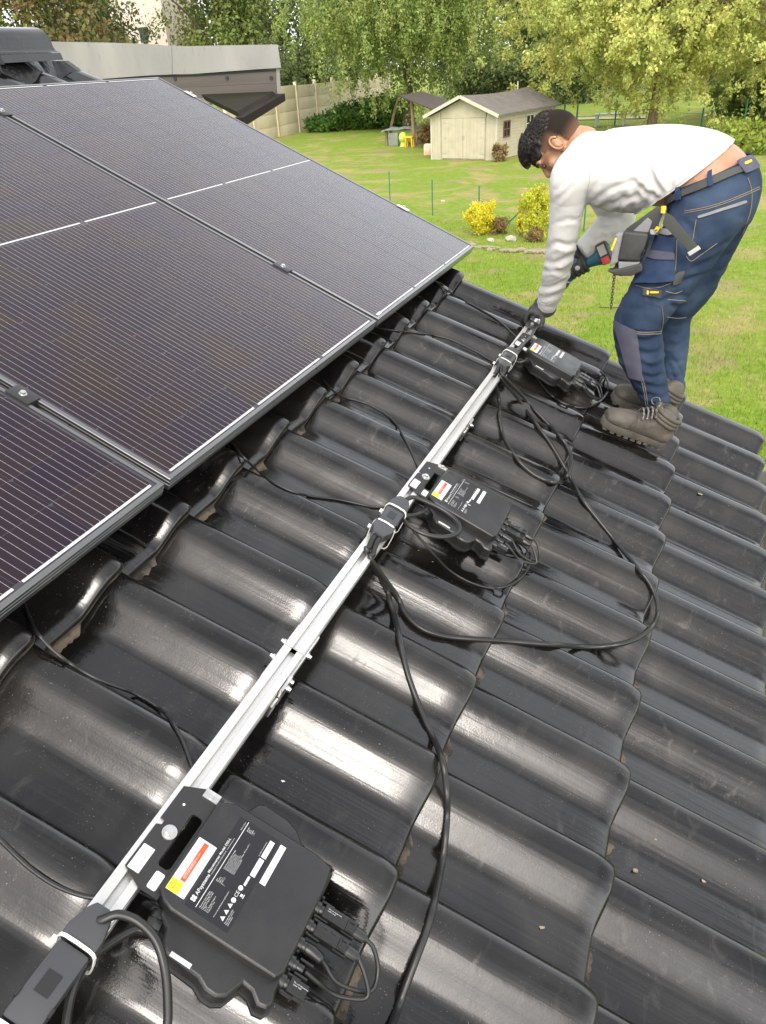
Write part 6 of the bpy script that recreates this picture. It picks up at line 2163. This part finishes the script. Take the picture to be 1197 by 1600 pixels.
# near hand: palm on top of the rail's end, fingers over the uphill flank, thumb over the other
gb_ = MB()
gb_.ell(RK(1.955, 0.412, -0.006), .040, .046, .026, 16, 12, 0, Matrix.Rotation(TH, 3, 'Y'))
loft(gb_, [(J(851, 484, 1.970), .036, .038), (RK(1.975, 0.415, 0.022), .038, .040), (RK(1.960, 0.413, 0.002), .032, .042)], per=4, seg=16)
for i, (du, rr2) in enumerate(((-0.034, .0105), (-0.012, .0112), (0.011, .0112), (0.032, .0100))):
    uu = 1.955 + du
    finger(gb_, [RK(uu, 0.405, -0.004), RK(uu - 0.002, 0.386, -0.010 - .002 * i), RK(uu - 0.003, 0.380, -0.034), RK(uu - 0.002, 0.388, -0.058)], rr2)
finger(gb_, [RK(1.935, 0.425, -0.004), RK(1.915, 0.446, -0.012), RK(1.905, 0.4535, -0.034), RK(1.900, 0.4525, -0.052)], .0118)
gme = remeshed(gb_, 'glove', 0.0035, 2)
gl = finish(gme, M_glove, 'glove', wk, disp=lambda p, n_: 0.0012 * noise.noise(p * 90))
q = MB()
cuffc = J(852, 478, 1.962); ax2 = (n_wr - n_el).normalized()
l1 = ax2.orthogonal().normalized(); l2 = ax2.cross(l1)
for k_, r_ in ((0.0, .0405), (0.008, .0420), (0.016, .0415)):
    q.tube([cuffc + ax2 * k_ + (l1 * math.cos(2 * math.pi * a / 20) + l2 * math.sin(2 * math.pi * a / 20)) * r_ for a in range(21)], 0.0052, 8, cap=False)
q.build('glove_cuff', M_glove, gl, sharp=80)

# far hand closing on the drill's grip
DU = 2.035
grip_a, grip_b = J(892, 424, DU), J(938, 401, DU + 0.005)        # from motor housing to battery
gx = (grip_b - grip_a).normalized()
gm_ = grip_a.lerp(grip_b, 0.28)
gy = (f_wr - gm_); gy = (gy - gx * gy.dot(gx)).normalized()        # towards the wrist
gz = gx.cross(gy)
if gz.dot(CAM_FWD) > 0: gz = -gz                                   # towards the viewer
gb_ = MB()
GR = 0.019
loft(gb_, [(J(908, 393, 2.04), .034, .036), (gm_ + gy * 0.050 + gx * 0.0, .030, .036), (gm_ + gy * 0.028, .024, .036)], per=4, seg=14, lat=gx)
for i, o2 in enumerate((-0.030, -0.010, 0.010, 0.029)):
    b0 = gm_ + gx * o2
    finger(gb_, [b0 + gy * 0.034, b0 + gy * 0.024 + gz * 0.024, b0 - gy * 0.004 + gz * 0.031, b0 - gy * 0.026 + gz * 0.016, b0 - gy * 0.026 - gz * 0.006], 0.0108 - 0.0006 * abs(i - 1))
finger(gb_, [gm_ - gx * 0.026 + gy * 0.03, gm_ - gx * 0.034 + gy * 0.014 - gz * 0.024, gm_ - gx * 0.038 - gy * 0.012 - gz * 0.024], .0115)
gl2 = finish(remeshed(gb_, 'glove', 0.0035, 2), M_glove, 'glove', wk, disp=lambda p, n_: 0.0012 * noise.noise(p * 90))
q = MB(); pcen = gm_ + gz * 0.0415 - gy * 0.004
q.ell(pcen + gx * 0.002, 0.010, 0.010, 0.006, 12, 8, 0, Matrix((gx, gy, gz)).transposed())
q.build('knuckle_pad', M_glovegrey, gl2)

# ---------------------------------------------------------------- cordless drill in the far hand
M_teal = mat('teal_tool_plastic', (0.012, 0.085, 0.125), 0.45, col2=(0.02, 0.11, 0.15), scale=30, bump=0.0003, bscale=300)
M_tool = mat('black_tool_rubber', (0.03, 0.03, 0.032), 0.6)
M_redp = mat('red_tool_plastic', (0.55, 0.02, 0.02), 0.4)
dr_ = thing('cordless_drill', 'teal cordless drill with red battery latch in the worker\'s gloved hand', 'drill', grip_a + K0)
D0 = grip_a.copy()
ch_a, ch_b = J(900, 404, DU - 0.0) - D0, J(877, 455, DU + 0.0) - D0
dd = (ch_b - ch_a).normalized()
mb = MB()
mb.tube([ch_a + dd * s for s in (-0.012, 0.0, 0.03, 0.075, 0.088)], [.020, .028, .030, .029, .023], 18)
mb.build('motor_housing', M_teal, dr_, sharp=50)
mb = MB(); mb.tube([ch_a + dd * s for s in (0.0885, 0.100, 0.122, 0.132)], [.020, .021, .016, .009], 16); mb.build('chuck', mat('brown_chuck', (0.10, 0.075, 0.06), 0.5, metal=0.3), dr_, sharp=50)
mb = MB(); mb.tube([ch_a + dd * .0883 + 0 * dd, ch_a + dd * .094], [.0245, .0245], 18); mb.build('torque_ring', M_glovegrey, dr_)
mb = MB(); mb.tube([ch_a + dd * .132, ch_a + dd * .165], [.004, .004], 8); mb.build('bit', M_steel, dr_)
g0_, g1_ = Vector((0, 0, 0)), grip_b - D0
mb = MB(); loft(mb, [(g0_ - gx * 0.012, .026, .019), (g0_.lerp(g1_, .35), .020, .0175), (g0_.lerp(g1_, .7), .023, .020), (g0_.lerp(g1_, 1.0), .034, .025)], per=4, seg=14, lat=gz)
mb.build('grip', M_teal, dr_)
Mb = Matrix((gx, gy, gz)).transposed().to_4x4(); Mb.translation = g1_
mb = MB(); mb.box(0.0, 0.042, -0.034, 0.044, -0.034, 0.034, 0, Mb); bt2 = mb.build('battery', M_tool, dr_, bevel=0.004)
mb = MB(); mb.box(0.004, 0.034, -0.0385, -0.012, -0.012, 0.0355, 0, Mb); mb.build('latch', M_redp, bt2, bevel=0.001)
mb = MB(); mb.box(0.006, 0.034, -0.004, 0.036, 0.0342, 0.0355, 0, Mb); mb.build('label', M_glovegrey, bt2)
mb = MB(); mb.box(0.008, 0.040, 0.0442, 0.047, -0.025, 0.030, 0, Mb); mb.build('top_cap', mat('dull_red_cap', (0.28, 0.06, 0.05), 0.5), bt2)

# ---------------------------------------------------------------- tool pouch on the belt
tp = thing('tool_pouch', 'black and grey tool pouch hanging from the worker\'s belt, chain below', 'pouch', K0 + J(985, 390, 1.56))
T0 = tp.location - K0


def U3(px, py, u_): return J(px, py, u_) - T0


def slab_px(name, pts_, u_, thick, m, parent, bevel=0.004, bulge=0.0):
    """flat cut piece hanging in the plane facing along the eave"""
    f_ = [U3(x, y, u_) for x, y in pts_]
    b_ = [p + Vector((0, thick, 0)) for p in f_]
    n_ = len(f_)
    mb2 = MB(); mb2.add(f_ + b_, [tuple(range(n_)), tuple(range(2 * n_ - 1, n_ - 1, -1))] + [(i, i + n_, (i + 1) % n_ + n_, (i + 1) % n_) for i in range(n_)])
    me2 = mb2.mesh(name, m, smooth=False)
    bm2 = bmesh.new(); bm2.from_mesh(me2); bmesh.ops.recalc_face_normals(bm2, faces=bm2.faces)
    if bevel: bmesh.ops.bevel(bm2, geom=bm2.edges[:], offset=bevel, segments=3, profile=0.6, affect='EDGES', clamp_overlap=True)
    bm2.to_mesh(me2); bm2.free()
    me2.polygons.foreach_set('use_smooth', [True] * len(me2.polygons)); me2.set_sharp_from_angle(angle=math.radians(45))
    return link(name, me2, parent)


bpz = slab_px('back_panel', [(1028, 322), (1038, 330), (1022, 372), (1004, 428), (968, 432), (958, 422), (976, 372), (978, 358)], 1.552, 0.012, M_blackcloth, tp, 0.003)
slab_px('side_gusset', [(1012, 340), (1019, 346), (1010, 372), (984, 366)], 1.546, 0.005, M_greycloth, bpz, 0.002)
slab_px('front_pocket', [(974, 362), (1014, 366), (1000, 409), (965, 407)], 1.512, 0.038, M_blackcloth, tp, 0.008)
slab_px('side_pocket', [(962, 366), (976, 364), (966, 410), (952, 418)], 1.520, 0.034, M_greycloth, tp, 0.007)
slab_px('base', [(948, 424), (970, 419), (1003, 411), (1004, 424), (986, 432), (962, 431)], 1.512, 0.045, M_blackcloth, tp, 0.006)
slab_px('lower_pocket', [(966, 409), (1000, 410), (996, 416), (966, 424)], 1.516, 0.03, M_greycloth, tp, 0.005)
slab_px('yellow_tool', [(961, 372), (964, 373), (957, 392), (954, 391)], 1.518, 0.006, M_gold, tp, 0.001)
mb = MB(); mb.tube([U3(1037, 322, 1.548), U3(1036, 333, 1.546)], [.008, .008], 8); mb.build('clip', M_gold, tp)
mb = MB(); mb.tube([U3(1029, 355, 1.548), U3(1024, 362, 1.546)], [.007, .007], 8); mb.build('clip', M_gold, tp)
mb = MB(); mb.tube([U3(1041, 326, 1.545), U3(1030, 352, 1.543)], [.0035, .0035], 6); mb.build('buckle_bar', M_steel, tp)
st_ = slab_px('strap', [(1040, 332), (1051, 338), (1093, 388), (1080, 397), (1035, 350)], 1.485, 0.004, M_belt, tp, 0.001)
slab_px('strap_end', [(1091, 384), (1095, 389), (1078, 400), (1074, 395)], 1.4835, 0.007, M_glovegrey, st_, 0.001)
ch0, ch1 = U3(960, 428, 1.535), U3(955, 480, 1.56)
for i in range(13):
    p = ch0.lerp(ch1, i / 12)
    ringd = Vector((1, 0.3, 0)) if i % 2 else Vector((0.3, -1, 0))
    mb = MB(); mb.tube([p + Vector((0, 0, 0.0075 * math.cos(a))) + ringd.normalized() * 0.0042 * math.sin(a) for a in [2 * math.pi * k_ / 10 for k_ in range(11)]], 0.0012, 5, cap=False); mb.build('chain_link', M_tool, tp, sharp=80)
mb = MB(); mb.tube([U3(936, 480, 1.56), U3(955, 481, 1.56), U3(978, 480, 1.56)], [.0014] * 3, 6); mb.build('wire_pin', M_tool, tp)
